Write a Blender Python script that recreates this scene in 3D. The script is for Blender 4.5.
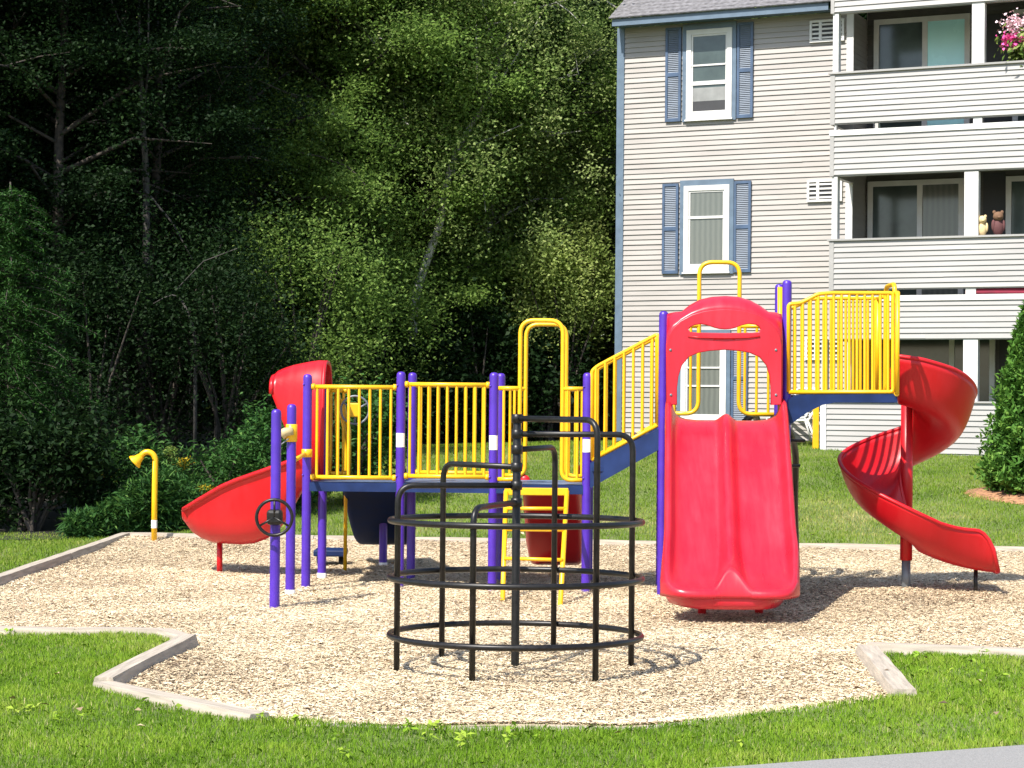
import bpy, math, random
import numpy as np
from mathutils import Vector, Matrix, Euler

# ------------------------------------------------------------------ scene, camera, light
for o in list(bpy.data.objects):
    bpy.data.objects.remove(o, do_unlink=True)
scene = bpy.context.scene
COL = scene.collection
R = math.radians
FPX = 2000.0
CAM_H, PITCH, ROLL = 1.8, 16.0 / FPX, 0.0087

cam_d = bpy.data.cameras.new("camera")
cam = bpy.data.objects.new("camera", cam_d)
COL.objects.link(cam)
cam.location = (0, 0, CAM_H)
cam.rotation_euler = (math.pi / 2 + PITCH, -ROLL, 0)
cam_d.sensor_width = 36
cam_d.lens = 36 * FPX / 1024
cam_d.clip_end = 2000
scene.camera = cam

SUN_DIR = Vector((-0.46, -0.64, 1.0)).normalized()
world = bpy.data.worlds.new("World")
scene.world = world
world.use_nodes = True
wn = world.node_tree
sky = wn.nodes.new("ShaderNodeTexSky")
sky.sky_type = 'NISHITA'
sky.sun_disc = False
sky.sun_elevation = math.asin(SUN_DIR.z)
sky.sun_rotation = math.atan2(SUN_DIR.x, SUN_DIR.y)
wn.links.new(sky.outputs[0], wn.nodes["Background"].inputs[0])
wn.nodes["Background"].inputs[1].default_value = 0.13
sun_d = bpy.data.lights.new("sun", 'SUN')
sun_d.energy = 4.5
sun_d.angle = R(0.5)
sun_d.color = (1.0, 0.945, 0.865)
sun = bpy.data.objects.new("sun", sun_d)
COL.objects.link(sun)
sun.location = (-12, -8, 20)
sun.rotation_euler = SUN_DIR.to_track_quat('Z', 'Y').to_euler()
scene.view_settings.view_transform = 'Standard'
scene.view_settings.look = 'None'
scene.view_settings.gamma = 1
scene.view_settings.use_curve_mapping = False
scene.view_settings.exposure = 1.0
scene.cycles.max_bounces = 6
scene.cycles.transparent_max_bounces = 4

# ------------------------------------------------------------------ measuring helpers: sight lines to places in the world
CAM = Vector(cam.location)
ROT = Euler((math.pi / 2 + PITCH, -ROLL, 0)).to_matrix()

def ray(px, py):
    return ROT @ Vector(((px - 512) / FPX, (384 - py) / FPX, -1.0))

def G(px, py, z=0.0):
    d = ray(px, py)
    return CAM + d * ((z - CAM.z) / d.z)

def D(px, py, Y):
    d = ray(px, py)
    return CAM + d * (Y / d.y)

# ------------------------------------------------------------------ materials
MATS = {}

def new_mat(name):
    m = bpy.data.materials.new(name)
    m.use_nodes = True
    MATS[name] = m
    nt = m.node_tree
    return m, nt, nt.nodes["Principled BSDF"]

def noise_col(nt, c1, c2, scale, detail=6, lo=0.35, hi=0.65, coord='Object'):
    tc = nt.nodes.new("ShaderNodeTexCoord")
    n = nt.nodes.new("ShaderNodeTexNoise")
    n.inputs["Scale"].default_value = scale
    n.inputs["Detail"].default_value = detail
    nt.links.new(tc.outputs[coord], n.inputs["Vector"])
    r = nt.nodes.new("ShaderNodeValToRGB")
    r.color_ramp.elements[0].position = lo
    r.color_ramp.elements[1].position = hi
    r.color_ramp.elements[0].color = (*c1, 1)
    r.color_ramp.elements[1].color = (*c2, 1)
    nt.links.new(n.outputs[0], r.inputs[0])
    return r, n, tc

def add_bump(nt, bs, src, strength, dist=0.01):
    b = nt.nodes.new("ShaderNodeBump")
    b.inputs["Strength"].default_value = strength
    b.inputs["Distance"].default_value = dist
    nt.links.new(src, b.inputs["Height"])
    nt.links.new(b.outputs[0], bs.inputs["Normal"])

def paint(name, c, rough=0.4, spec=0.5, var=0.12, scale=6, bump=0.0, metal=0.0):
    m, nt, bs = new_mat(name)
    c2 = tuple(min(1, x * (1 + var)) for x in c)
    c1 = tuple(x * (1 - var) for x in c)
    r, n, tc = noise_col(nt, c1, c2, scale)
    nt.links.new(r.outputs[0], bs.inputs["Base Color"])
    mr = nt.nodes.new("ShaderNodeMapRange")
    mr.inputs[3].default_value = rough * 0.8
    mr.inputs[4].default_value = min(1, rough * 1.25)
    nt.links.new(n.outputs[0], mr.inputs[0])
    nt.links.new(mr.outputs[0], bs.inputs["Roughness"])
    bs.inputs["Specular IOR Level"].default_value = spec
    bs.inputs["Metallic"].default_value = metal
    if bump:
        add_bump(nt, bs, n.outputs[0], bump)
    return m

M_purple = paint("purple_powder_coat", (0.056, 0.015, 0.30), 0.38)
M_yellow = paint("yellow_powder_coat", (0.74, 0.405, 0.005), 0.36, var=0.06)
def plastic(name, c, worn, rough, spec):
    """moulded plastic with scuffed, faded streaks running down the slide"""
    m, nt, bs = new_mat(name)
    tc = nt.nodes.new("ShaderNodeTexCoord")
    mp = nt.nodes.new("ShaderNodeMapping"); mp.inputs["Scale"].default_value = (9, 1.1, 1.4)
    nt.links.new(tc.outputs["Object"], mp.inputs[0])
    n = nt.nodes.new("ShaderNodeTexNoise"); n.inputs["Scale"].default_value = 1.6; n.inputs["Detail"].default_value = 9; n.inputs["Roughness"].default_value = .65
    nt.links.new(mp.outputs[0], n.inputs["Vector"])
    n2 = nt.nodes.new("ShaderNodeTexNoise"); n2.inputs["Scale"].default_value = 2.2; n2.inputs["Detail"].default_value = 5
    nt.links.new(tc.outputs["Object"], n2.inputs["Vector"])
    ml = nt.nodes.new("ShaderNodeMath"); ml.operation = 'MULTIPLY'
    nt.links.new(n.outputs[0], ml.inputs[0]); nt.links.new(n2.outputs[0], ml.inputs[1])
    r = nt.nodes.new("ShaderNodeValToRGB")
    r.color_ramp.elements[0].position = .16; r.color_ramp.elements[1].position = .42
    r.color_ramp.elements[0].color = (*c, 1); r.color_ramp.elements[1].color = (*worn, 1)
    nt.links.new(ml.outputs[0], r.inputs[0]); nt.links.new(r.outputs[0], bs.inputs["Base Color"])
    mr = nt.nodes.new("ShaderNodeMapRange"); mr.inputs[1].default_value = .1; mr.inputs[2].default_value = .45
    mr.inputs[3].default_value = rough; mr.inputs[4].default_value = rough + .22
    nt.links.new(ml.outputs[0], mr.inputs[0]); nt.links.new(mr.outputs[0], bs.inputs["Roughness"])
    bs.inputs["Specular IOR Level"].default_value = spec
    return m
M_red = plastic("red_plastic", (0.47, 0.004, 0.009), (0.50, 0.010, 0.016), 0.30, 0.4)
M_red2 = plastic("red_plastic_glare_tint", (0.47, 0.009, 0.024), (0.51, 0.020, 0.040), 0.24, 0.5)  # pinker red carries sunlit glare in the colour, besides the worn streaks
M_navyshell = paint("navy_plastic", (0.006, 0.016, 0.065), 0.7, spec=0.06)
M_navy = paint("navy_coating", (0.008, 0.022, 0.085), 0.5, spec=0.25, var=0.2)
M_decktop = paint("deck_vinyl", (0.10, 0.14, 0.22), 0.55)
M_black = paint("black_vinyl_pipe", (0.008, 0.007, 0.0065), 0.38, spec=0.35, var=0.4, scale=30)
M_grey = paint("grey_galvanised", (0.16, 0.18, 0.20), 0.45, metal=0.3)
M_white = paint("white_plastic", (0.78, 0.78, 0.76), 0.45, var=0.04)
M_ink = paint("dark_print", (0.05, 0.05, 0.08), 0.6)
M_beige = paint("beige_plastic", (0.42, 0.33, 0.17), 0.5)
M_trimblue = paint("slate_blue_trim", (0.098, 0.142, 0.195), 0.5, var=0.1)
M_shutter = paint("blue_shutter", (0.050, 0.085, 0.150), 0.5, var=0.15)
M_louvre = paint("louvre_blue", (0.150, 0.180, 0.225), 0.55, var=0.12)
M_wtrim = paint("white_trim", (0.58, 0.57, 0.55), 0.5, var=0.05)
M_shingle = paint("grey_shingles", (0.135, 0.13, 0.135), 0.85, var=0.35, scale=14, bump=0.5)
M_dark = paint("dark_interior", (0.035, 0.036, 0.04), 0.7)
M_porch = paint("porch_shade_tone", (0.10, 0.095, 0.09), 0.7)  # porch ceiling and back wall darkened to carry the recess's shade
M_pane = paint("window_glass_dark", (0.055, 0.075, 0.07), 0.12, var=0.3, scale=2)
M_pane2, nt, bs = new_mat("window_glass_curtain")
tc = nt.nodes.new("ShaderNodeTexCoord")
wv = nt.nodes.new("ShaderNodeTexWave"); wv.inputs["Scale"].default_value = 3.2; wv.inputs["Distortion"].default_value = 1.6; wv.inputs["Detail"].default_value = 3
nt.links.new(tc.outputs["Object"], wv.inputs[0])
r = nt.nodes.new("ShaderNodeValToRGB")
r.color_ramp.elements[0].color = (0.105, 0.115, 0.105, 1); r.color_ramp.elements[1].color = (0.135, 0.145, 0.13, 1)
nt.links.new(wv.outputs[0], r.inputs[0]); nt.links.new(r.outputs[0], bs.inputs["Base Color"])
bs.inputs["Roughness"].default_value = 0.12
M_panesky = paint("window_glass_sky_reflection", (0.50, 0.90, 0.93), 0.25, var=0.04, scale=2)  # bright sky reflection painted as the pane's base colour
M_blind = paint("window_blind", (0.22, 0.225, 0.22), 0.6)
M_pink = paint("pink_petals", (0.80, 0.10, 0.36), 0.6, var=0.3, scale=20)
M_palepink = paint("pale_petals", (0.85, 0.60, 0.66), 0.6)
M_toycream = paint("cream_plush", (0.66, 0.50, 0.26), 0.9)
M_toybrown = paint("brown_plush", (0.14, 0.075, 0.04), 0.9)
M_toyrose = paint("rose_cloth", (0.10, 0.035, 0.035), 0.9)
M_maroon = paint("maroon_cloth", (0.20, 0.014, 0.035), 0.85)
M_terra = paint("plant_pot", (0.20, 0.09, 0.05), 0.8)
M_bark = paint("dark_bark", (0.045, 0.036, 0.028), 0.9, var=0.5, scale=12, bump=0.6)
M_greybark = paint("grey_dead_bark", (0.042, 0.039, 0.034), 0.85, var=0.5, scale=9, bump=0.4)
M_birch = paint("pale_bark", (0.30, 0.29, 0.26), 0.75, var=0.45, scale=9, bump=0.3)
M_needlemulch = paint("brown_bark_mulch", (0.30, 0.15, 0.075), 0.95, var=0.5, scale=18, bump=0.8)

def siding_mat(name, c):
    m, nt, bs = new_mat(name)
    tc = nt.nodes.new("ShaderNodeTexCoord")
    mp = nt.nodes.new("ShaderNodeMapping")
    mp.inputs["Scale"].default_value = (0.6, 1.0, 4.0)
    nt.links.new(tc.outputs["Object"], mp.inputs[0])
    n = nt.nodes.new("ShaderNodeTexNoise")
    n.inputs["Scale"].default_value = 1.3
    n.inputs["Detail"].default_value = 8
    nt.links.new(mp.outputs[0], n.inputs["Vector"])
    r = nt.nodes.new("ShaderNodeValToRGB")
    r.color_ramp.elements[0].position = 0.3
    r.color_ramp.elements[1].position = 0.7
    r.color_ramp.elements[0].color = (*[x * 0.86 for x in c], 1)
    r.color_ramp.elements[1].color = (*[min(1, x * 1.06) for x in c], 1)
    nt.links.new(n.outputs[0], r.inputs[0])
    nt.links.new(r.outputs[0], bs.inputs["Base Color"])
    bs.inputs["Roughness"].default_value = 0.55
    return m

M_siding = siding_mat("cream_vinyl_siding", (0.325, 0.302, 0.280))
M_siding2 = siding_mat("balcony_vinyl_siding", (0.315, 0.305, 0.292))

def wood_mat(name, c):
    m, nt, bs = new_mat(name)
    tc = nt.nodes.new("ShaderNodeTexCoord")
    mp = nt.nodes.new("ShaderNodeMapping")
    mp.inputs["Scale"].default_value = (1.2, 14.0, 14.0)
    nt.links.new(tc.outputs["Object"], mp.inputs[0])
    n = nt.nodes.new("ShaderNodeTexNoise")
    n.inputs["Scale"].default_value = 2.5
    n.inputs["Detail"].default_value = 8
    nt.links.new(mp.outputs[0], n.inputs["Vector"])
    r = nt.nodes.new("ShaderNodeValToRGB")
    r.color_ramp.elements[0].position = 0.3
    r.color_ramp.elements[1].position = 0.72
    r.color_ramp.elements[0].color = (*[x * 0.62 for x in c], 1)
    r.color_ramp.elements[1].color = (*[min(1, x * 1.12) for x in c], 1)
    nt.links.new(n.outputs[0], r.inputs[0])
    nt.links.new(r.outputs[0], bs.inputs["Base Color"])
    bs.inputs["Roughness"].default_value = 0.85
    add_bump(nt, bs, n.outputs[0], 0.5, 0.006)
    return m

M_timber = wood_mat("weathered_timber", (0.40, 0.345, 0.275))

def tint_mat(name, ramp, rough=0.6, transl=0.3, spec=0.12):
    """base colour picked per leaf / blade / chip from its own 'tint' value"""
    m, nt, bs = new_mat(name)
    a = nt.nodes.new("ShaderNodeAttribute")
    a.attribute_name = "tint"
    r = nt.nodes.new("ShaderNodeValToRGB")
    els = r.color_ramp.elements
    while len(els) < len(ramp):
        els.new(0.5)
    for e, (p, c) in zip(els, ramp):
        e.position = p
        e.color = (*c, 1)
    nt.links.new(a.outputs["Fac"], r.inputs[0])
    nt.links.new(r.outputs[0], bs.inputs["Base Color"])
    bs.inputs["Roughness"].default_value = rough
    bs.inputs["Specular IOR Level"].default_value = spec
    if transl > 0:
        t = nt.nodes.new("ShaderNodeBsdfTranslucent")
        nt.links.new(r.outputs[0], t.inputs[0])
        mx = nt.nodes.new("ShaderNodeMixShader")
        mx.inputs[0].default_value = transl
        nt.links.new(bs.outputs[0], mx.inputs[1])
        nt.links.new(t.outputs[0], mx.inputs[2])
        nt.links.new(mx.outputs[0], nt.nodes["Material Output"].inputs[0])
    return m

M_leafshade = tint_mat("leaves_shaded", [(0, (0.006, 0.015, 0.005)), (0.6, (0.011, 0.029, 0.008)), (1, (0.026, 0.052, 0.013))])  # woodland shade put into the leaf colour, a shaded copy of the greens
M_leafmid = tint_mat("leaves_mid", [(0, (0.07, 0.135, 0.028)), (0.6, (0.18, 0.285, 0.06)), (1, (0.32, 0.42, 0.12))], transl=0.5)
M_leaflight = tint_mat("leaves_light", [(0, (0.09, 0.16, 0.03)), (0.6, (0.22, 0.31, 0.065)), (1, (0.36, 0.43, 0.14))], transl=0.5)
M_leafpale = tint_mat("leaves_pale", [(0, (0.13, 0.20, 0.045)), (0.6, (0.32, 0.40, 0.11)), (1, (0.46, 0.52, 0.20))], transl=0.5)
M_leafbirch = tint_mat("leaves_birch", [(0, (0.11, 0.18, 0.048)), (0.6, (0.26, 0.345, 0.105)), (1, (0.43, 0.48, 0.21))], transl=0.5)
M_needle = tint_mat("needles", [(0, (0.010, 0.030, 0.006)), (0.6, (0.018, 0.060, 0.010)), (1, (0.045, 0.11, 0.020))], transl=0.15)
M_arbor = tint_mat("arborvitae", [(0, (0.030, 0.085, 0.015)), (0.6, (0.070, 0.170, 0.025)), (1, (0.15, 0.27, 0.045))], transl=0.2)
M_weed = tint_mat("weeds", [(0, (0.015, 0.045, 0.012)), (0.6, (0.040, 0.115, 0.024)), (1, (0.11, 0.21, 0.045))])
M_goldenrod = tint_mat("goldenrod", [(0, (0.25, 0.19, 0.01)), (1, (0.55, 0.42, 0.03))])
M_grass = tint_mat("grass_blades", [(0, (0.085, 0.175, 0.012)), (0.5, (0.185, 0.325, 0.022)), (0.85, (0.310, 0.415, 0.050)), (1, (0.50, 0.45, 0.22))], transl=0.3)
M_lawn = tint_mat("lawn_blades", [(0, (0.085, 0.165, 0.014)), (0.5, (0.180, 0.285, 0.028)), (0.8, (0.32, 0.345, 0.085)), (1, (0.50, 0.43, 0.20))], transl=0.3)
M_chips = tint_mat("wood_chips", [(0, (0.060, 0.040, 0.028)), (0.14, (0.25, 0.18, 0.115)), (0.36, (0.57, 0.445, 0.28)), (0.75, (0.71, 0.58, 0.385)), (1, (0.79, 0.70, 0.51))], rough=0.85, transl=0, spec=0.2)

m, nt, bs = new_mat("wood_chip_bed"); M_bed = m
r, n, tc = noise_col(nt, (0.34, 0.25, 0.17), (0.66, 0.55, 0.385), 60, 10, 0.3, 0.62)
r2, n2, _ = noise_col(nt, (0.72, 0.70, 0.66), (1, 1, 1), 0.8, 4, 0.35, 0.6)
mx = nt.nodes.new("ShaderNodeMix"); mx.data_type = 'RGBA'; mx.blend_type = 'MULTIPLY'; mx.inputs[0].default_value = 1
nt.links.new(r.outputs[0], mx.inputs[6]); nt.links.new(r2.outputs[0], mx.inputs[7])
nt.links.new(mx.outputs[2], bs.inputs["Base Color"])
bs.inputs["Roughness"].default_value = 0.95
add_bump(nt, bs, n.outputs[0], 0.8, 0.02)

m, nt, bs = new_mat("soil_and_turf"); M_soil = m
r, n, tc = noise_col(nt, (0.085, 0.135, 0.024), (0.17, 0.21, 0.065), 1.1, 10, 0.3, 0.7)
r2, n2, _ = noise_col(nt, (0.55, 0.5, 0.4), (1.1, 1.1, 1.0), 30, 6, 0.3, 0.7)
mx = nt.nodes.new("ShaderNodeMix"); mx.data_type = 'RGBA'; mx.blend_type = 'MULTIPLY'; mx.inputs[0].default_value = 1
nt.links.new(r.outputs[0], mx.inputs[6]); nt.links.new(r2.outputs[0], mx.inputs[7])
nt.links.new(mx.outputs[2], bs.inputs["Base Color"])
bs.inputs["Roughness"].default_value = 1
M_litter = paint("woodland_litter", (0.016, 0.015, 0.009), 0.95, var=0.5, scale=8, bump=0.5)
m, nt, bs = new_mat("asphalt"); M_asphalt = m
r, n, tc = noise_col(nt, (0.15, 0.147, 0.14), (0.27, 0.262, 0.25), 160, 8, 0.3, 0.7)
nt.links.new(r.outputs[0], bs.inputs["Base Color"]); bs.inputs["Roughness"].default_value = 0.9
add_bump(nt, bs, n.outputs[0], 0.6, 0.005)

# ------------------------------------------------------------------ mesh building
OFF = {}

class MB:
    """collects shapes, then links them as one mesh object"""
    def __init__(s):
        s.v, s.f, s.sm = [], [], []
    def add(s, vs, fs, smooth=False):
        b = len(s.v)
        s.v += [tuple(p) for p in vs]
        s.f += [tuple(i + b for i in f) for f in fs]
        s.sm += [smooth] * len(fs)
        return s
    def box(s, c, d, M=None):
        cx, cy, cz = c; dx, dy, dz = d[0] / 2, d[1] / 2, d[2] / 2
        vs = [Vector((x * dx, y * dy, z * dz)) for x in (-1, 1) for y in (-1, 1) for z in (-1, 1)]
        if M is not None:
            vs = [M @ p for p in vs]
        vs = [p + Vector(c) for p in vs]
        return s.add(vs, [(0, 1, 3, 2), (4, 6, 7, 5), (0, 4, 5, 1), (2, 3, 7, 6), (0, 2, 6, 4), (1, 5, 7, 3)])
    def box2(s, a, b):
        return s.box([(a[i] + b[i]) / 2 for i in range(3)], [abs(b[i] - a[i]) for i in range(3)])
    def tube(s, pts, r, seg=10, closed=False, cap=True):
        pts = [Vector(p) for p in pts]
        n = len(pts)
        rs = r if isinstance(r, (list, tuple)) else [r] * n
        tans = []
        for i in range(n):
            if closed:
                t = pts[(i + 1) % n] - pts[i - 1]
            else:
                t = pts[min(i + 1, n - 1)] - pts[max(i - 1, 0)]
            tans.append(t.normalized() if t.length > 1e-9 else Vector((0, 0, 1)))
        t0 = tans[0]
        ref = Vector((0, 0, 1)) if abs(t0.z) < 0.9 else Vector((1, 0, 0))
        nrm = (ref - t0 * ref.dot(t0)).normalized()
        vs, fs = [], []
        for i in range(n):
            t = tans[i]
            nrm = (nrm - t * nrm.dot(t))
            nrm = nrm.normalized() if nrm.length > 1e-6 else Vector((1, 0, 0))
            bi = t.cross(nrm)
            for k in range(seg):
                a = 2 * math.pi * k / seg
                vs.append(pts[i] + (nrm * math.cos(a) + bi * math.sin(a)) * rs[i])
        m = n if closed else n - 1
        for i in range(m):
            j = (i + 1) % n
            for k in range(seg):
                l = (k + 1) % seg
                fs.append((i * seg + k, i * seg + l, j * seg + l, j * seg + k))
        s.add(vs, fs, True)
        if cap and not closed:
            b = len(s.v) - len(vs)
            s.f.append(tuple(b + k for k in reversed(range(seg)))); s.sm.append(False)
            s.f.append(tuple(b + (n - 1) * seg + k for k in range(seg))); s.sm.append(False)
        return s
    def grid(s, rows, smooth=True, closed=False):
        nr, nc = len(rows), len(rows[0])
        vs = [p for row in rows for p in row]
        fs = []
        for i in range(nr - 1):
            for k in range(nc - (0 if closed else 1)):
                l = (k + 1) % nc
                fs.append((i * nc + k, i * nc + l, (i + 1) * nc + l, (i + 1) * nc + k))
        return s.add(vs, fs, smooth)
    def lathe(s, prof, c, seg=14):
        rows = []
        for r, z in prof:
            rows.append([(c[0] + r * math.cos(2 * math.pi * k / seg), c[1] + r * math.sin(2 * math.pi * k / seg), c[2] + z) for k in range(seg)])
        return s.grid(rows, True, True)
    def ell(s, c, rad, seg=12, rings=8):
        rows = []
        for i in range(rings + 1):
            t = math.pi * i / rings
            rr, z = max(math.sin(t), 1e-3), -math.cos(t)
            rows.append([(c[0] + rad[0] * rr * math.cos(2 * math.pi * k / seg), c[1] + rad[1] * rr * math.sin(2 * math.pi * k / seg), c[2] + rad[2] * z) for k in range(seg)])
        return s.grid(rows, True, True)
    def poly_prism(s, poly, y0, y1):
        """polygon in X,Z pushed from y0 to y1"""
        n = len(poly)
        vs = [(p[0], y0, p[1]) for p in poly] + [(p[0], y1, p[1]) for p in poly]
        fs = [tuple(range(n)), tuple(reversed(range(n, 2 * n)))]
        fs += [((i + 1) % n, i, n + i, n + (i + 1) % n) for i in range(n)]
        return s.add(vs, fs)
    def build(s, name, mat, parent=None, bevel=0.0, solid=0.0):
        off = OFF.get(parent.name, Vector((0, 0, 0))) if parent else Vector((0, 0, 0))
        me = bpy.data.meshes.new(name)
        me.from_pydata([(p[0] - off[0], p[1] - off[1], p[2] - off[2]) for p in s.v], [], s.f)
        me.polygons.foreach_set("use_smooth", s.sm)
        me.update()
        return link(name, me, mat, parent, bevel, solid)

def link(name, me, mat, parent=None, bevel=0.0, solid=0.0):
    o = bpy.data.objects.new(name, me)
    COL.objects.link(o)
    if mat:
        me.materials.append(mat)
    if parent:
        o.parent = parent
        if parent.name in OFF:
            OFF[o.name] = OFF[parent.name]
    if solid:
        md = o.modifiers.new("thickness", 'SOLIDIFY'); md.thickness = solid; md.offset = 0
    if bevel:
        md = o.modifiers.new("edges", 'BEVEL'); md.width = bevel; md.segments = 2; md.limit_method = 'ANGLE'
    return o

def tag(o, label, cat, group=None):
    o["label"] = label; o["category"] = cat
    if group:
        o["group"] = group
    return o

def setting(o, kind="structure"):
    o["kind"] = kind
    return o

def thing(name, loc, label, cat, group=None, rz=0.0, off=None):
    o = bpy.data.objects.new(name, None)
    o.empty_display_size = 0.2
    COL.objects.link(o)
    o.location = loc
    o.rotation_euler = (0, 0, rz)
    OFF[o.name] = Vector(loc) if off is None else Vector(off)
    return tag(o, label, cat, group)

def fillet(pts, rad, n=6):
    pts = [Vector(p) for p in pts]
    out = [pts[0]]
    for i in range(1, len(pts) - 1):
        a, b, c = pts[i - 1], pts[i], pts[i + 1]
        u, w = (a - b), (c - b)
        r = min(rad, u.length * 0.49, w.length * 0.49)
        p0, p1 = b + u.normalized() * r, b + w.normalized() * r
        for k in range(n + 1):
            t = k / n
            out.append(p0 * (1 - t) ** 2 + b * 2 * t * (1 - t) + p1 * t * t)
    out.append(pts[-1])
    return out

def lerp_tab(tab, x):
    return float(np.interp(x, [a for a, _ in tab], [b for _, b in tab]))

def mesh_np(name, verts, faces_n, tint=None, smooth=False):
    """verts (N,k,3): N separate k-gons, each with its own tint value"""
    N, k = verts.shape[:2]
    me = bpy.data.meshes.new(name)
    me.vertices.add(N * k)
    me.vertices.foreach_set("co", verts.reshape(-1).astype(np.float32))
    me.loops.add(N * k)
    me.loops.foreach_set("vertex_index", np.arange(N * k, dtype=np.int32))
    me.polygons.add(N)
    me.polygons.foreach_set("loop_start", (np.arange(N) * k).astype(np.int32))
    me.polygons.foreach_set("loop_total", np.full(N, k, dtype=np.int32))
    if tint is not None:
        a = me.attributes.new("tint", 'FLOAT', 'POINT')
        a.data.foreach_set("value", np.repeat(tint, k).astype(np.float32))
    me.update(calc_edges=True)
    return me

def leaf_quads(rng, P, L, W, up=0.5, droop=0.0):
    N = len(P)
    nrm = rng.normal(size=(N, 3)); nrm[:, 2] = np.abs(nrm[:, 2]) + up
    nrm /= np.linalg.norm(nrm, axis=1)[:, None]
    t = rng.normal(size=(N, 3)); t[:, 2] -= droop
    t -= nrm * (t * nrm).sum(1)[:, None]
    t /= np.linalg.norm(t, axis=1)[:, None] + 1e-9
    b = np.cross(nrm, t)
    l = (L * rng.uniform(0.65, 1.25, N))[:, None]
    w = (W * rng.uniform(0.65, 1.25, N))[:, None]
    fold = nrm * w * 0.25
    return np.stack([P, P + t * l * 0.45 + b * w * 0.5 + fold, P + t * l, P + t * l * 0.45 - b * w * 0.5 + fold], 1)

# ------------------------------------------------------------------ ground
TZ = 0.13
def g2(px, py, z=TZ):
    p = G(px, py, z); return (p.x, p.y)
P1 = g2(126, 534); P2 = g2(1110, 550); P3 = g2(1110, 655); P4 = g2(867, 646); P5 = g2(905, 691)
P6 = g2(640, 720.5); P7 = g2(420, 720); P8 = g2(260, 714); P9 = g2(103, 681); P10 = g2(188, 637)
P11 = g2(163, 630); P12 = g2(-150, 627); P13 = (P1[0] - 0.02, P12[1] + 0.3)
PIT = [P1, P2, P3, P4, P5, P6, P7, P8, P9, P10, P11, P12, P13]

def inside(X, Y, poly):
    X = np.asarray(X, float); Y = np.asarray(Y, float)
    r = np.zeros(X.shape, bool)
    n = len(poly)
    for i in range(n):
        (x0, y0), (x1, y1) = poly[i], poly[(i + 1) % n]
        if y0 == y1:
            continue
        c = ((y0 > Y) != (y1 > Y)) & (X < (x1 - x0) * (Y - y0) / (y1 - y0) + x0)
        r ^= c
    return r

def edge_dist(X, Y, poly):
    d = np.full(np.shape(X), 1e9)
    for i in range(len(poly)):
        (x0, y0), (x1, y1) = poly[i], poly[(i + 1) % len(poly)]
        dx, dy = x1 - x0, y1 - y0
        t = np.clip(((X - x0) * dx + (Y - y0) * dy) / (dx * dx + dy * dy), 0, 1)
        d = np.minimum(d, np.hypot(X - x0 - t * dx, Y - y0 - t * dy))
    return d

def wob(X, Y):
    return 0.5 * np.sin(X * 1.3 + 0.7 * Y) * np.sin(Y * 1.1 - 0.4 * X) + 0.5 * np.sin(X * 2.9 - Y * 2.1 + 1.3)

def terr(X, Y):
    X = np.asarray(X, float); Y = np.asarray(Y, float)
    yb = 24.0 - 0.2 * np.clip(X, -6, 8)
    z = 0.09 + np.clip(Y - yb, 0, 34.2 - yb) * 0.0905
    z = z + np.clip(Y - 38, 0, 60) * 0.03
    z = z + wob(X, Y) * 0.012
    return z

def mulch_z(X, Y):
    z = 0.0 + 0.018 * wob(X * 1.3 + 3, Y * 1.2) + 0.035 * np.clip((Y - 20.5) / 3.2, 0, 1) ** 2
    z = z + 0.072 * np.exp(-(edge_dist(np.asarray(X, float), np.asarray(Y, float), PIT) / 0.45) ** 2)
    for (cx, cy, rr, dep) in ((1.98, 15.75, 0.8, 0.05), (4.5, 18.4, 0.7, 0.05), (-3.3, 21.2, 0.6, 0.04)):
        z = z - dep * np.exp(-((X - cx) ** 2 + (Y - cy) ** 2) / rr ** 2)
    return z

def vnoise(X, Y, scale, seed):
    """smooth random patches, 0..1"""
    rg_ = np.random.default_rng(seed)
    T = rg_.uniform(0, 1, (64, 64))
    x, y = np.asarray(X) * scale, np.asarray(Y) * scale
    i, j = np.floor(x).astype(int), np.floor(y).astype(int)
    u, v = x - i, y - j
    u, v = u * u * (3 - 2 * u), v * v * (3 - 2 * v)
    g = lambda a, b: T[a % 64, b % 64]
    return (g(i, j) * (1 - u) + g(i + 1, j) * u) * (1 - v) + (g(i, j + 1) * (1 - u) + g(i + 1, j + 1) * u) * v

def axis(segs):
    out = []
    for a, b, st in segs:
        out += list(np.arange(a, b, st))
    out.append(segs[-1][1])
    return np.array(out)

xs = axis([(-400, -60, 40), (-60, -12, 4), (-12, 12, 0.2), (12, 60, 4), (60, 400, 40)])
ys = axis([(-60, 2, 6), (2, 8, 1), (8, 27, 0.2), (27, 46, 0.5), (46, 120, 6), (120, 900, 60)])
XX, YY = np.meshgrid(xs, ys)
ZZ = terr(XX, YY)
pit = inside(XX, YY, PIT) & (edge_dist(XX, YY, PIT) > 0.05)
ZZ[pit] = -0.12
mb = MB()
mb.grid([[(XX[i, j], YY[i, j], ZZ[i, j]) for j in range(len(xs))] for i in range(len(ys))])
setting(mb.build("ground", M_soil))

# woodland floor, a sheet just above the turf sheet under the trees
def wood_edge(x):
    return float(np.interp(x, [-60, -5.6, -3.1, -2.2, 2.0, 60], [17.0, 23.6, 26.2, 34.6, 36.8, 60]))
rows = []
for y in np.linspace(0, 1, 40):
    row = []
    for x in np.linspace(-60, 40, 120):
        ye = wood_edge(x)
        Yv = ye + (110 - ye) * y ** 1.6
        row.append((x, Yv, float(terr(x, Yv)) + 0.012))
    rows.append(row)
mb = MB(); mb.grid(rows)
setting(mb.build("woodland_floor", M_litter))

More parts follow.
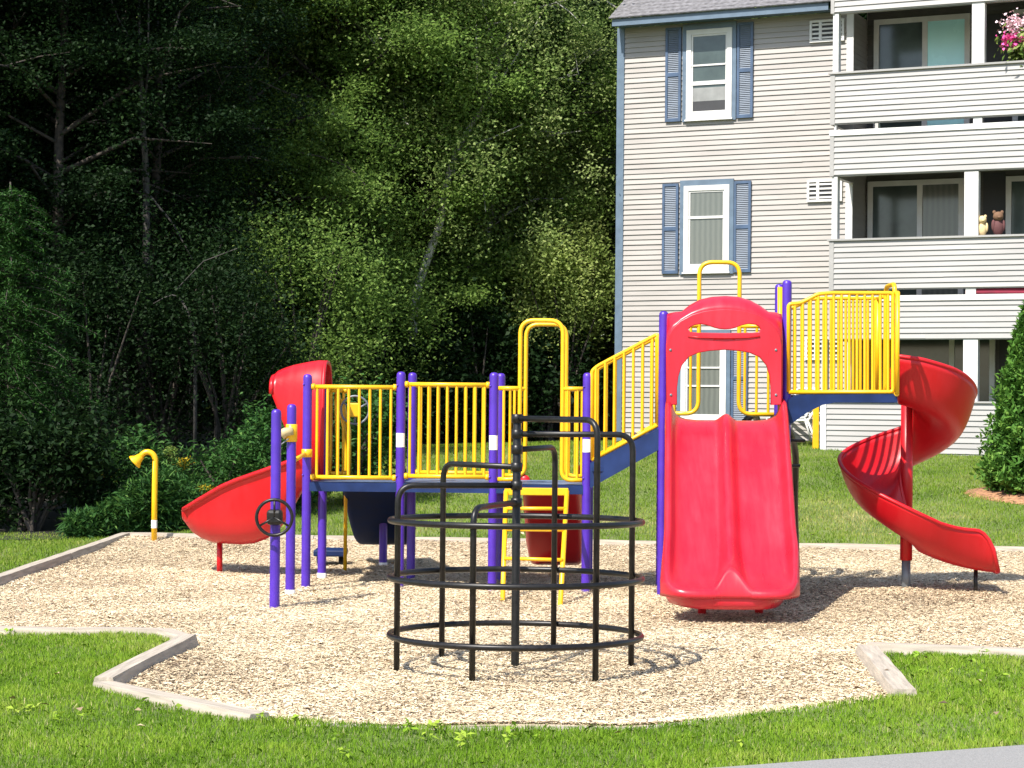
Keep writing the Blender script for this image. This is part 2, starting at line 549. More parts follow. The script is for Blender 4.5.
# wood-chip bed
bx = np.arange(-5.2, 7.6, 0.1); by = np.arange(10.6, 25.4, 0.1)
BX, BY = np.meshgrid(bx, by)
ok = inside(BX, BY, PIT)
BZ = mulch_z(BX, BY)
vs, fs = [], []
idx = {}
for i in range(len(by) - 1):
    for j in range(len(bx) - 1):
        if ok[i, j] or ok[i + 1, j] or ok[i, j + 1] or ok[i + 1, j + 1]:
            q = []
            for (a, b) in ((i, j), (i, j + 1), (i + 1, j + 1), (i + 1, j)):
                if (a, b) not in idx:
                    idx[(a, b)] = len(vs); vs.append((BX[a, b], BY[a, b], BZ[a, b]))
                q.append(idx[(a, b)])
            fs.append(tuple(q))
mb = MB(); mb.add(vs, fs, True)
setting(mb.build("playground_ground", M_bed))

rng = np.random.default_rng(7)
def scatter(n, x0, x1, y0, y1, power=1.0):
    X = rng.uniform(x0, x1, n)
    Y = y0 + (y1 - y0) * rng.uniform(0, 1, n) ** power
    return X, Y
X, Y = scatter(950000, -5.0, 7.4, 10.9, 24.9, 1.35)
k = inside(X, Y, PIT)
k &= np.abs(X) < 0.29 * Y + 1.0
X, Y = X[k], Y[k]
N = len(X)
Z = mulch_z(X, Y) + rng.uniform(0.002, 0.018, N)
ang = rng.uniform(0, 2 * np.pi, N)
tilt = rng.normal(0, 0.12, N); rollc = rng.normal(0, 0.17, N)
Lc = rng.gamma(2.6, 0.0078, N) + 0.008; Wc = rng.uniform(0.004, 0.011, N)
t = np.stack([np.cos(ang) * np.cos(tilt), np.sin(ang) * np.cos(tilt), np.sin(tilt)], 1)
b = np.stack([-np.sin(ang) * np.cos(rollc), np.cos(ang) * np.cos(rollc), np.sin(rollc)], 1)
P = np.stack([X, Y, Z], 1)
h, w = t * (Lc / 2)[:, None], b * (Wc / 2)[:, None]
patch = 2.2 * vnoise(X, Y, 1.1, 31) - 1.0 + 1.4 * (vnoise(X, Y, 4.0, 32) - .5)
dark_spots = np.zeros(N)  # chip tint lowered in a few soft oval patches
for (cx, cy, rx, ry, s_) in ((3.0, 18.4, 1.3, 1.4, 0.24), (2.2, 16.6, 0.9, 0.7, 0.2), (-3.7, 23.4, 1.1, 1.0, 0.2), (0.1, 13.2, 0.9, 0.8, 0.10), (0.9, 12.4, 0.5, 0.5, 0.1), (4.7, 18.4, 0.9, 0.9, 0.2), (-2.2, 13.0, 0.35, 0.9, 0.25), (1.1, 13.6, 0.7, 0.4, 0.08)):
    dark_spots += s_ * np.exp(-((X - cx) / rx) ** 2 - ((Y - cy) / ry) ** 2)
tv = np.clip(rng.beta(2.4, 1.4, N) * 1.02 - 0.09 * patch - dark_spots - (rng.uniform(0, 1, N) < 0.13) * 0.6, 0, 1)
me = mesh_np("wood_chips", np.stack([P - h - w, P - h * 0.9 + w, P + h + w * 0.8, P + h * 0.95 - w], 1), 4, tv)
setting(link("wood_chips", me, M_chips), "stuff")

# asphalt path at the near right
a0 = G(720, 769, 0.1); a1 = G(1024, 746, 0.1)
dv = (a1 - a0); dv.normalize()
def road_side(X, Y):
    """>0 on the asphalt side"""
    return (X - a0.x) * dv.y - (Y - a0.y) * dv.x
mb = MB()
L0, L1 = a0 - dv * 40, a0 + dv * 60
nn = Vector((dv.y, -dv.x, 0))
rows = []
for i in range(61):
    p = L0 + (L1 - L0) * i / 60
    e = 0.02 * math.sin(i * 1.7) + 0.012 * math.sin(i * 5.1)
    rows.append([tuple((p - nn * e)[:2]) + (0.108,), tuple((p + nn * 0.5)[:2]) + (0.112,), tuple((p + nn * 3.2)[:2]) + (0.112,)])
mb.grid(rows)
setting(mb.build("path", M_asphalt))

def blades(n_, X, Y, Z, H, W, rng, lean=0.35):
    N = len(X)
    a = rng.uniform(0, 2 * np.pi, N)
    la = rng.uniform(0, 2 * np.pi, N)
    lm = np.abs(rng.normal(0, lean, N)) * H
    base = np.stack([X, Y, Z], 1)
    w = np.stack([np.cos(a), np.sin(a), np.zeros(N)], 1) * (W / 2)[:, None]
    mid = base + np.stack([np.cos(la) * lm * 0.35, np.sin(la) * lm * 0.35, H * 0.55], 1)
    tip = base + np.stack([np.cos(la) * lm, np.sin(la) * lm, H * np.sqrt(np.clip(1 - (lm / H) ** 2 * 0.5, 0.2, 1))], 1)
    return np.stack([base - w, base + w, mid + w * 0.75, tip, mid - w * 0.75], 1)

# near grass
X, Y = scatter(540000, -5.6, 5.6, 9.0, 15.2, 1.15)
k = ~inside(X, Y, PIT)
k &= (road_side(X, Y) < -0.015 + 0.03 * np.sin(X * 9)) & (np.abs(X) < 0.29 * Y + 1.3)
k &= (Y < 14.6) 
X, Y = X[k], Y[k]
dens = 0.5 + 0.5 * wob(X * 1.7, Y * 1.9 + 2)
k = rng.uniform(0, 1, len(X)) < 0.55 + 0.45 * dens
X, Y, dens = X[k], Y[k], dens[k]
ed = edge_dist(X, Y, PIT)
clump = 0.5 + 0.5 * np.sin(X * 6.1 + np.sin(Y * 5.3) * 2) * np.sin(Y * 7.7 + np.sin(X * 4.1) * 2)
n1, n2, n3 = vnoise(X, Y, .9, 1), vnoise(X, Y, 2.6, 2), vnoise(X, Y, 7.0, 3)
H = (0.012 + 0.020 * rng.uniform(0, 1, len(X)) + 0.036 * n3 * n2) * np.where(ed < 0.25, 1.15, 1)
front = (X > P8[0]) & (X < P5[0])
H = np.where((ed < 0.12) & ~front, H * 0.6, H)
tv = np.clip(0.46 + 0.50 * (n1 - 0.5) + 0.42 * (n2 - 0.5) + 0.30 * (n3 - .5) + rng.normal(0, 0.15, len(X)), 0, 0.9)
dry = rng.uniform(0, 1, len(X)) < 0.03 + 0.22 * np.clip(vnoise(X, Y, 1.7, 8) - .66, 0, 1)
tv[dry] = rng.uniform(0.9, 1, dry.sum())
V = blades("g", X, Y, terr(X, Y), H, rng.uniform(0.0025, 0.0055, len(X)), rng, 0.5)
setting(link("grass", mesh_np("grass", V, 5, tv), M_grass), "stuff")

# broad-leaved weeds among the near grass
nr = 260
wx, wy = scatter(nr, -4.2, 4.2, 9.4, 14.3)
k = ~inside(wx, wy, PIT) & (road_side(wx, wy) < -.1) & (vnoise(wx, wy, 1.1, 12) > .45) & (edge_dist(wx, wy, PIT) > .12)
wx, wy = wx[k], wy[k]
Q, T_ = [], []
for x, y in zip(wx, wy):
    m_ = rng.integers(5, 13); r0 = rng.uniform(.02, .05)
    aa = rng.uniform(0, 6.28, m_)
    Q.append(np.stack([x + r0 * np.cos(aa) * rng.uniform(.1, 1, m_), y + r0 * np.sin(aa) * rng.uniform(.1, 1, m_), terr(np.full(m_, x), np.full(m_, y)) + rng.uniform(.03, .06, m_)], 1))
    T_.append(np.clip(rng.uniform(.45, .85) + rng.normal(0, .06, m_), 0, .88))
Q = np.concatenate(Q); T_ = np.concatenate(T_)
setting(link("lawn_weeds", mesh_np("lawn_weeds", leaf_quads(rng, Q, .045, .022, 1.2), 4, T_), M_grass), "stuff")

# far lawn
X, Y = scatter(520000, -8.5, 10.5, 14.7, 37.0, 1.1)
k = ~inside(X, Y, PIT) & ((X < P1[0] - 0.08) | (Y > 22.4))
k &= (np.abs(X) < 0.29 * Y + 1.2)
we = np.interp(X, [-60, -5.6, -3.1, -2.2, 2.0, 60], [17.0, 23.6, 26.2, 34.6, 36.8, 60])
k &= Y < we + np.where(X < -4.3, 1.1, .3)
X, Y = X[k], Y[k]
cl = 0.5 + 0.5 * np.sin(X * 2.1 + np.sin(Y * 1.3) * 2) * np.sin(Y * 1.7 + np.sin(X * 1.1) * 2)
H = 0.018 + 0.024 * rng.uniform(0, 1, len(X)) + 0.014 * cl
H = np.where(edge_dist(X, Y, PIT) < 0.25, H * 0.7, H)
dryp = np.exp(-((X - 3.6) / 1.6) ** 2 - ((Y - 25.2) / 1.6) ** 2) * 0.34 + np.exp(-((X - 1.3) / 1.2) ** 2 - ((Y - 26.5) / 2.5) ** 2) * 0.24
tv = np.clip(0.42 + 0.40 * (vnoise(X, Y, .55, 21) - .5) + .42 * (vnoise(X, Y, 1.6, 22) - .5) + .25 * (vnoise(X, Y, 4.5, 23) - .5) + dryp + rng.normal(0, 0.14, len(X)), 0, 1)
V = blades("g", X, Y, terr(X, Y), H, rng.uniform(0.005, 0.011, len(X)), rng, 0.45)
setting(link("lawn_grass", mesh_np("lawn_grass", V, 5, tv), M_lawn), "stuff")

# ------------------------------------------------------------------ timber edging, each beam a thing
def timber(a, b, ztop, label, w=0.15, h=0.2, grp="timbers edging the wood chips"):
    a, b = Vector((a[0], a[1], 0)), Vector((b[0], b[1], 0))
    d = b - a
    L = d.length - 0.008
    o = thing("landscape_timber", (*((a + b) / 2).xy, ztop - h), label, "timber", grp, math.atan2(d.y, d.x), (0, 0, 0))
    mb = MB()
    n = max(3, int(L / 0.35))
    rnd = random.Random(label)
    prof = [(-w / 2, 0), (-w / 2, h * 0.62), (-w / 2 + 0.022, h), (w / 2 - 0.022, h), (w / 2, h * 0.62), (w / 2, 0)]
    rows = []
    for i in range(n + 1):
        x = -L / 2 + L * i / n
        jy, jz = rnd.uniform(-.004, .004), rnd.uniform(-.004, .004)
        rows.append([(x, py + jy, pz + (jz if pz > 0 else 0)) for py, pz in prof])
    mb.grid(rows, False, True)
    mb.add(rows[0], [tuple(range(6))]); mb.add(rows[-1], [tuple(reversed(range(6)))])
    mb.build("beam", M_timber, o)
    return o

def split(a, b, n):
    return [((a[0] + (b[0] - a[0]) * i / n, a[1] + (b[1] - a[1]) * i / n), (a[0] + (b[0] - a[0]) * (i + 1) / n, a[1] + (b[1] - a[1]) * (i + 1) / n)) for i in range(n)]

far_lab = ["weathered far edge timber behind the yellow talk tube and the red slide end",
           "weathered far edge timber behind the steering wheel and purple posts",
           "weathered far edge timber behind the black climber and yellow ladder",
           "weathered far edge timber behind the red double slide",
           "weathered far edge timber behind the red spiral slide, below the conical evergreen"]
for (a, b), l in zip(split(P1, P2, 5), far_lab):
    timber(a, b, 0.15, l)
for (a, b), l in zip(split(P13, P1, 3)[1:], ["pale timber on the left chip edge, running out of the picture", "pale timber on the left edge of the chips, meeting the far left corner"]):
    timber(a, b, 0.15, l)
timber(P12, P11, 0.14, "pale timber along the back of the left grass notch, level with the ground")
timber(P11, P10, 0.14, "short pale timber turning the corner of the left grass notch")
timber(P10, P9, 0.15, "pale timber slanting toward the viewer beside the left grass notch", 0.15)
timber(P9, P8, 0.13, "pale timber half buried in front grass, running to the left notch corner", 0.16)
for (a, b), l in zip((( P8, P7), (P7, P6), (P6, P5)), ("timber sunk behind the grass in front of the chips, left of the black climber", "timber sunk behind the grass in front of the black climber", "timber sunk behind the grass in front of the chips, right of the black climber")):
    timber(a, b, 0.09, l, 0.12)
timber(P5, P4, 0.14, "short wide pale timber slanting at the right grass notch", 0.17)
timber(P4, P3, 0.15, "pale timber along the back of the right grass notch")

# ------------------------------------------------------------------ apartment building
PHI = R(25)
Us, Ns = Vector((math.cos(PHI), -math.sin(PHI), 0)), Vector((math.sin(PHI), math.cos(PHI), 0))
C0 = D(617, 400, 36.1); C0.z = 0
def FP(px, py, o=0.0):
    d = ray(px, py)
    t = ((C0 - Ns * o) - CAM).dot(Ns) / d.dot(Ns)
    P = CAM + d * t
    return (P - C0).dot(Us), P.z
def FS(px, o=0.0):
    return FP(px, 300, o)[0]
BZ0 = 0.6
bld = thing("apartment_building", (C0.x, C0.y, BZ0), "three storey cream sided apartment building with slate blue shutters and balconies", "building", None, -PHI, (0, 0, BZ0))

LAP = 0.0915
SRND = random.Random(4)
def siding(mb, s0, s1, z0, z1, o, lap=LAP, th=0.02):
    """clapboard courses standing out from offset o"""
    n = max(1, round((z1 - z0) / lap))
    dz = (z1 - z0) / n
    for i in range(n):
        a, b = z0 + i * dz, z0 + (i + 1) * dz
        cuts = [s0]
        x = s0 + SRND.uniform(.8, 3.6)
        while x < s1 - .5:
            cuts.append(x); x += 3.66
        cuts.append(s1)
        for j in range(len(cuts) - 1):
            c0, c1 = cuts[j], cuts[j + 1]
            t_ = th + SRND.uniform(-.0025, .0025)
            w_ = SRND.uniform(-.003, .003)
            mb.add([(c0, -o - t_, a + w_), (c1, -o - t_, a - w_), (c1, -o - .001, b), (c0, -o - .001, b), (c0, -o, a + w_), (c1, -o, a - w_)],
                   [(0, 1, 2, 3), (4, 5, 1, 0)])

S_REC = FS(851)                    # where the flat facade ends and the porch recess begins
Z_TOP = FP(700, 20, 0.42)[1] + .04
mb = MB()
siding(mb, 0.0, S_REC, BZ0, Z_TOP, 0.0)
mb.box2((0.0, 0.002, BZ0), (S_REC, 0.2, Z_TOP))
mb.box2((S_REC + 0.002, 0.902, BZ0), (16.0, 9.0, 9.35))
mb.box2((0.0, 0.202, BZ0), (S_REC - 0.002, 9.0, Z_TOP))
mb.build("wall", M_siding, bld)
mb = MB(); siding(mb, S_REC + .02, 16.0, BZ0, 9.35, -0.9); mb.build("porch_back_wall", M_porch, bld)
mb = MB()
# recess return wall, siding courses facing right
for i in range(int((Z_TOP - BZ0) / LAP)):
    a = BZ0 + i * LAP
    mb.add([(S_REC + 0.018, 0.0, a), (S_REC + 0.018, 0.9, a), (S_REC + 0.003, 0.9, a + LAP), (S_REC + 0.003, 0.0, a + LAP)], [(0, 1, 2, 3)])
mb.build("return_wall", M_siding, bld)
mb = MB()
mb.box2((-0.04, -0.035, BZ0), (0.10, 0.2, Z_TOP))
mb.build("corner_board", M_trimblue, bld)
mb = MB()
mb.box2((S_REC - 0.10, -0.035, BZ0), (S_REC + 0.02, -0.001, Z_TOP))
mb.build("corner_board", M_wtrim, bld)

# roof, fascia, soffit
OE = 0.42
s_l, zf0 = FP(612, 25.0, OE)
zf1 = FP(700, 12.0, OE)[1]
zfb = FP(700, 19.5, OE)[1]
s_r = FS(826, OE)
mb = MB()
mb.box2((s_l, -OE, zfb), (s_r, -OE + 0.03, zf1))
mb.build("fascia", M_trimblue, bld)
mb = MB()
mb.box2((s_l + 0.01, -OE + 0.03, zfb + 0.03), (s_r, -0.025, zfb + 0.05))
mb.build("soffit", M_trimblue, bld)
mb = MB()
sl = 0.62
rows = []
for i in range(24):
    y = i * 0.14
    rows.append([(s_l - 0.05, -OE - 0.05 + y, zf1 + 0.005 + y * sl), (s_r + 1.0, -OE - 0.05 + y, zf1 + 0.005 + y * sl)])
    rows.append([(s_l - 0.05, -OE - 0.05 + y + 0.14, zf1 - 0.007 + (y + 0.14) * sl), (s_r + 1.0, -OE - 0.05 + y + 0.14, zf1 - 0.007 + (y + 0.14) * sl)])
mb.grid(rows, False)
mb.build("roof", M_shingle, bld, solid=0.02)

def frame_rect(mb, s0, s1, z0, z1, o0, o1, w, wb=None):
    wb = wb or w
    mb.box2((s0, -o1, z0), (s0 + w, -o0, z1)); mb.box2((s1 - w, -o1, z0), (s1, -o0, z1))
    mb.box2((s0 + w, -o1, z1 - w), (s1 - w, -o0, z1)); mb.box2((s0 + w, -o1, z0), (s1 - w, -o0, z0 + wb))

def window(ptop, pbot, pxl, pxr, lab, rails, pane_mat, blind=None, zshift=0.0, open_low=False):
    s0, s1 = FS(pxl), FS(pxr)
    pm = (pxl + pxr) / 2
    z1, z0 = FP(pm, ptop)[1] + zshift, FP(pm, pbot)[1] + zshift
    mb = MB()
    frame_rect(mb, s0, s1, z0, z1, 0.0, 0.062, 0.09, 0.11)
    mb.box2((s0 - 0.02, -0.08, z0 - 0.03), (s1 + 0.02, 0.0, z0 - 0.002))
    w = mb.build("window", M_wtrim, bld)
    mb = MB()
    mb.box2((s0 - 0.075, -0.05, z0 - 0.04), (s0 - 0.003, 0.0, z1 + 0.10)); mb.box2((s1 + 0.003, -0.05, z0 - 0.04), (s1 + 0.075, 0.0, z1 + 0.10))
    mb.box2((s0 - 0.003, -0.05, z1 + 0.003), (s1 + 0.003, 0.0, z1 + 0.10))
    mb.build("casing", M_trimblue, w)
    mb = MB()
    h = z1 - z0
    for f_, th in rails:
        zz = z0 + h * f_
        mb.box2((s0 + 0.09, -0.052, zz - th / 2), (s1 - 0.09, -0.026, zz + th / 2))
    frame_rect(mb, s0 + 0.091, s1 - 0.091, z0 + 0.111, z1 - 0.091, 0.0255, 0.045, 0.03)
    mb.build("sash", M_wtrim, w)
    mb = MB()
    mb.box2((s0 + 0.091, -0.032, z0 + 0.111), (s1 - 0.091, -0.0225, z1 - 0.091))
    mb.build("pane", pane_mat, w)
    if blind:
        mb = MB()
        mb.box2((s0 + 0.122, -0.0345, z0 + h * blind[0]), (s1 - 0.122, -0.0325, z0 + h * blind[1]))
        mb.build("blind", M_blind, w)
    if open_low:
        mb = MB()
        mb.box2((s0 + 0.122, -0.0345, z0 + 0.142), (s1 - 0.122, -0.0325, z0 + h * blind[0] - 0.002))
        mb.build("gap", M_dark, w)
    return w, z0, z1

def shutter(pxl, pxr, z0, z1, lab=None):
    s0, s1 = FS(pxl), FS(pxr)
    mb = MB()
    frame_rect(mb, s0, s1, z0, z1, 0.021, 0.058, 0.045, 0.06)
    zm = z0 + (z1 - z0) * 0.5
    mb.box2((s0 + 0.045, -0.056, zm - 0.035), (s1 - 0.045, -0.0215, zm + 0.035))
    o = mb.build("shutter", M_shutter, bld)
    mb = MB()
    for a, b in ((z0 + 0.06, zm - 0.035), (zm + 0.035, z1 - 0.045)):
        n = int((b - a) / 0.032)
        for i in range(n):
            za = a + (b - a) * i / n; zb = a + (b - a) * (i + 1) / n
            mb.add([(s0 + 0.045, -0.048, za), (s1 - 0.045, -0.048, za), (s1 - 0.045, -0.026, zb), (s0 + 0.045, -0.026, zb), (s0 + 0.045, -0.026, za), (s1 - 0.045, -0.026, za)], [(0, 1, 2, 3), (4, 5, 1, 0)])
    mb.build("louvre", M_louvre, o)

w3, a3, b3 = window(29.5, 119, 685.5, 731, "third", [(0.60, 0.03), (0.40, 0.07)], M_pane, (0.20, 0.35), open_low=True)
shutter(664.5, 680, a3 - 0.02, b3 + 0.07); shutter(736, 752, a3 - 0.02, b3 + 0.07)
w2, a2, b2 = window(185.5, 272, 684, 729.5, "second", [(0.63, 0.045)], M_pane2)
shutter(662.5, 678.5, a2 - 0.02, b2 + 0.05); shutter(734, 751, a2 - 0.02, b2 + 0.05)
dz = a3 - a2
s0_, s1_ = 683, 728
w1, a1_, b1_ = window(185.5, 272, 682.5, 727.5, "ground", [(0.63, 0.03), (0.42, 0.03)], M_pane2, zshift=-(dz - 0.05))
shutter(661, 677, a1_ - 0.02, b1_ + 0.05); shutter(732.5, 749, a1_ - 0.02, b1_ + 0.05)

def vent(px0, px1, py0, py1):
    s0, s1 = FS(px0), FS(px1)
    z1, z0 = FP(px0, py0)[1], FP(px0, py1)[1]
    mb = MB()
    frame_rect(mb, s0, s1, z0, z1, 0.0, 0.06, 0.04)
    mb.box2((s0 + (s1 - s0) * 0.27, -0.058, z0 + 0.04), (s0 + (s1 - s0) * 0.27 + 0.05, -0.02, z1 - 0.04))
    o = mb.build("vent", M_wtrim, bld)
    mb = MB(); mb.box2((s0 + 0.04, -0.032, z0 + 0.04), (s1 - 0.04, -0.022, z1 - 0.04)); mb.build("backing", M_dark, o)
    mb = MB()
    for i in range(4):
        zz = z0 + 0.04 + (z1 - z0 - 0.08) * (i + 0.5) / 4
        mb.box2((s0 + 0.041, -0.05, zz - 0.018), (s1 - 0.041, -0.034, zz + 0.014))
    mb.build("grille", M_wtrim, o)
vent(807, 842, 180.5, 202.5); vent(808.5, 843, 21.5, 43.5); vent(806, 841, 337, 360)

# balconies: parapet plane OP in front of the facade
OP = 1.2
SL = FS(829, OP); SR = 14.0
def zb(py, px=831): return FP(px, py, OP)[1]
def balcony(y_cap, y_parbot, y_bandtop, y_bandbot, posts, y_opentop, label=None):
    zc, zp, zt, zbot = zb(y_cap), zb(y_parbot), zb(y_bandtop), zb(y_bandbot)
    mb = MB()
    siding(mb, SL + 0.06, SR, zbot + 0.02, zt - 0.07, OP)
    mb.box2((SL, -OP + 0.001, zbot), (SR, -OP + 0.12, zt - 0.201))
    mb.box2((SL, -OP + 0.001, zt - 0.2), (SR, 0.88, zt - 0.001))
    mb.box2((SL, -OP - 0.022, zbot), (SL + 0.07, -OP + 0.0, zt - 0.08))
    mb.box2((SL + 0.001, -OP + 0.121, zbot), (SL + 0.09, -0.04, zt - 0.201))
    b = mb.build("balcony", M_siding2, bld)
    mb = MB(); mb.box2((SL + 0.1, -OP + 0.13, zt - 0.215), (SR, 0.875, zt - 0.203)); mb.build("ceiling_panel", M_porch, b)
    mb = MB(); mb.box2((SL - 0.01, -OP - 0.03, zt - 0.08), (SR, -OP - 0.0, zt + 0.01)); mb.build("floor_edge", M_wtrim, b)
    mb = MB()
    siding(mb, SL + 0.08, SR, zp + 0.02, zc - 0.03, OP)
    mb.box2((SL, -OP + 0.001, zp), (SR, -OP + 0.07, zc - 0.02))
    mb.box2((SL + 0.001, -OP + 0.07, zp), (SL + 0.07, -0.04, zc - 0.02))
    mb.box2((SL, -OP - 0.024, zp), (SL + 0.08, -OP, zc - 0.03))
    mb.build("parapet", M_siding2, b)
    mb = MB(); mb.box2((SL - 0.03, -OP - 0.045, zc - 0.02), (SR, -OP + 0.11, zc + 0.012)); mb.box2((SL - 0.03, -OP + 0.11, zc - 0.02), (SL + 0.11, -0.04, zc + 0.012)); mb.build("cap_rail", M_grey if False else M_siding2, b)
    ztop = zb(y_opentop)
    for (x0, x1) in posts:
        q0, q1 = FS(x0, OP), FS(x1, OP)
        mb = MB()
        mb.box2((q0, -OP + 0.005, zc + 0.013), (q1, -OP + 0.16, ztop))
        mb.build("post", M_wtrim, b)
        mb = MB(); mb.box2((q0 + 0.03, -OP + 0.01, zt), (q1 - 0.03, -OP + 0.10, zp))
        mb.build("post", M_wtrim, b)
    return b, zc, zt, ztop
B3, z3cap, z3fl, z3top = balcony(73.5, 125, 131.5, 176.5, [(831, 836.5), (970, 982.5)], 14)
B2, z2cap, z2fl, z2top = balcony(240, 290.5, 297, 340, [(831, 836.5), (963.5, 977.5)], 177)
# top band under the balcony roof
mb = MB()
zt0 = zb(14)
siding(mb, SL + 0.06, SR, zt0 + 0.02, zt0 + 1.3, OP)
mb.box2((SL, -OP + 0.001, zt0), (SR, -OP + 0.12, zt0 + 1.3)); mb.box2((SL, -OP + 0.121, zt0 + .5), (SR, 0.88, zt0 + 1.3))
mb.box2((SL, -OP - 0.024, zt0 - 0.0), (SL + 0.06, -OP, zt0 + 1.3))
mb.build("roof_band", M_siding2, bld)
# ground floor porch wall
zg = zb(402); SG = FS(821.5, OP)
mb = MB()
siding(mb, SG + 0.10, SR, 0.72, zg - 0.01, OP)
mb.box2((SG + 0.05, -OP + 0.001, BZ0), (SR, -OP + 0.08, zg))
gw = mb.build("porch_wall", M_siding2, bld)
mb = MB(); mb.box2((SG, -OP - 0.03, BZ0), (SG + 0.10, -OP + 0.0, zg + 0.01)); mb.build("end_board", M_wtrim, gw)
mb = MB(); mb.box2((SG + 0.101, -OP - 0.04, zg + 0.001), (SR, -OP + 0.1, zg + 0.03)); mb.build("cap_rail", M_siding2, gw)
for x0, x1 in ((963.5, 978), (822, 827)):
    q0, q1 = FS(x0, OP), FS(x1, OP)
    mb = MB(); mb.box2((q0, -OP + 0.005, zg + 0.031), (q1, -OP + 0.15, zb(340))); mb.build("post", M_wtrim, gw)
mb = MB(); mb.box2((SG, -OP + 0.09, 0.9), (SR, 0.88, 0.985)); mb.build("porch_floor", M_grey, gw)

def sliding_door(px0, pxm, px1, z0, z1, ml, mr):
    o = -0.9
    s0, sm_, s1 = FS(px0, o), FS(pxm, o), FS(px1, o)
    mb = MB()
    frame_rect(mb, s0, s1, z0, z1, o, o + 0.08, 0.09)
    mb.box2((sm_ - 0.045, -o - 0.078, z0 + 0.09), (sm_ + 0.045, -o - 0.03, z1 - 0.09))
    d = mb.build("sliding_door", M_wtrim, bld)
    mb = MB(); mb.box2((s0 + 0.09, -o - 0.05, z0 + 0.09), (sm_ - 0.045, -o - 0.035, z1 - 0.09)); mb.build("pane", ml, d)
    mb = MB(); mb.box2((sm_ + 0.045, -o - 0.05, z0 + 0.09), (s1 - 0.09, -o - 0.035, z1 - 0.09)); mb.build("pane", mr, d)
    return d
zd3 = FP(900, 19, -0.9)[1]; zd2 = FP(900, 181, -0.9)[1]
sliding_door(873, 924, 969, z3fl + 0.02, zd3, M_pane, M_panesky)
sliding_door(868, 920, 964, z2fl + 0.02, zd2, M_pane, M_pane2)
sliding_door(896, 953, 996, 1.0, zd2 - dz + 0.05, M_pane, M_pane)
sliding_door(1006, 1060, 1104, z2fl + 0.02, zd2, M_pane, M_pane2)
sliding_door(1012, 1066, 1110, z3fl + 0.02, zd3, M_pane, M_pane2)
# recess shade put into the wall colour: dark sheets right of the doors
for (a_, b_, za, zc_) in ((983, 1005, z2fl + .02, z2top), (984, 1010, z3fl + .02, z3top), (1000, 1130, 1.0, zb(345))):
    mb = MB(); mb.box2((FS(a_, -0.9), -(-0.9) - 0.034, za), (FS(b_, -0.9), -(-0.9) - 0.024, zc_ + 0.2)); mb.build("shade_panel", M_dark, bld)

def world_of(s, o, z):
    p = C0 + Us * s - Ns * o
    return Vector((p.x, p.y, z))

# things on the balconies
def leaf_obj(name, P, L, W, mat, parent=None, up=0.5, seed=1, tint=None, droop=0.0):
    rg = np.random.default_rng(seed)
    P = np.asarray(P, float)
    if parent is not None and parent.name in OFF:
        P = P - np.array(OFF[parent.name])
    V = leaf_quads(rg, P, L, W, up, droop)
    tv = rg.uniform(0, 1, len(P)) if tint is None else tint
    return link(name, mesh_np(name, V, 4, tv), mat, parent)

fp = world_of(FS(1020, OP - 0.25), OP - 0.25, z3cap - 0.24)
pot = thing("flower_pot", fp, "pot of pink and pale flowers on the top balcony at the right edge", "flower pot")
mb = MB(); mb.lathe([(0.0, 0), (0.13, 0), (0.17, 0.22), (0.19, 0.25), (0.16, 0.25), (0.0, 0.22)], fp); mb.build("pot", M_terra, pot)
rg = np.random.default_rng(3)
P = np.array(fp) + rg.normal(0, 1, (900, 3)) * np.array([0.16, 0.16, 0.17]) + np.array([0.05, 0, 0.52])
leaf_obj("foliage", P, 0.10, 0.05, M_leaflight, pot, seed=3)
P = np.array(fp) + rg.normal(0, 1, (320, 3)) * np.array([0.085, 0.08, 0.055]) + np.array([-0.17, -0.12, 0.60])
leaf_obj("blossoms", P, 0.06, 0.055, M_pink, pot, seed=4)
P = np.array(fp) + rg.normal(0, 1, (260, 3)) * np.array([0.10, 0.08, 0.08]) + np.array([-0.13, -0.12, 0.86])
leaf_obj("blossoms", P, 0.055, 0.05, M_palepink, pot, seed=5)

def plush(px, base_py, h, mats, label, name):
    s_, z_ = FP(px, base_py, OP - 0.12)
    p = world_of(s_, OP - 0.12, z2cap + 0.012)
    t_ = thing(name, p, label, "soft toy", "soft toys behind the balcony rail")
    mb = MB()
    k = h / 0.34
    mb.ell(p + Vector((0, 0, 0.11 * k)), (0.085 * k, 0.07 * k, 0.115 * k))
    mb.ell(p + Vector((-.07 * k, -.02, 0.14 * k)), (0.03 * k, 0.03 * k, 0.08 * k)); mb.ell(p + Vector((.07 * k, -.02, 0.14 * k)), (0.03 * k, 0.03 * k, 0.08 * k))
    mb.build("body", mats[0], t_)
    mb = MB()
    mb.ell(p + Vector((0, -0.01, 0.265 * k)), (0.075 * k, 0.07 * k, 0.07 * k))
    mb.ell(p + Vector((-.055 * k, 0, 0.325 * k)), (0.025 * k, 0.015, 0.028 * k)); mb.ell(p + Vector((.055 * k, 0, 0.325 * k)), (0.025 * k, 0.015, 0.028 * k))
    mb.ell(p + Vector((0, -0.075 * k, 0.25 * k)), (0.03 * k, 0.025 * k, 0.022 * k))
    mb.build("head", mats[1], t_)
plush(982, 234, 0.33, (M_toycream, M_toycream), "small cream soft toy on the middle balcony rail, beside the white post", "soft_toy")
plush(998, 234, 0.39, (M_toyrose, M_toybrown), "larger brown soft toy in dark rose clothes on the middle balcony rail", "soft_toy")
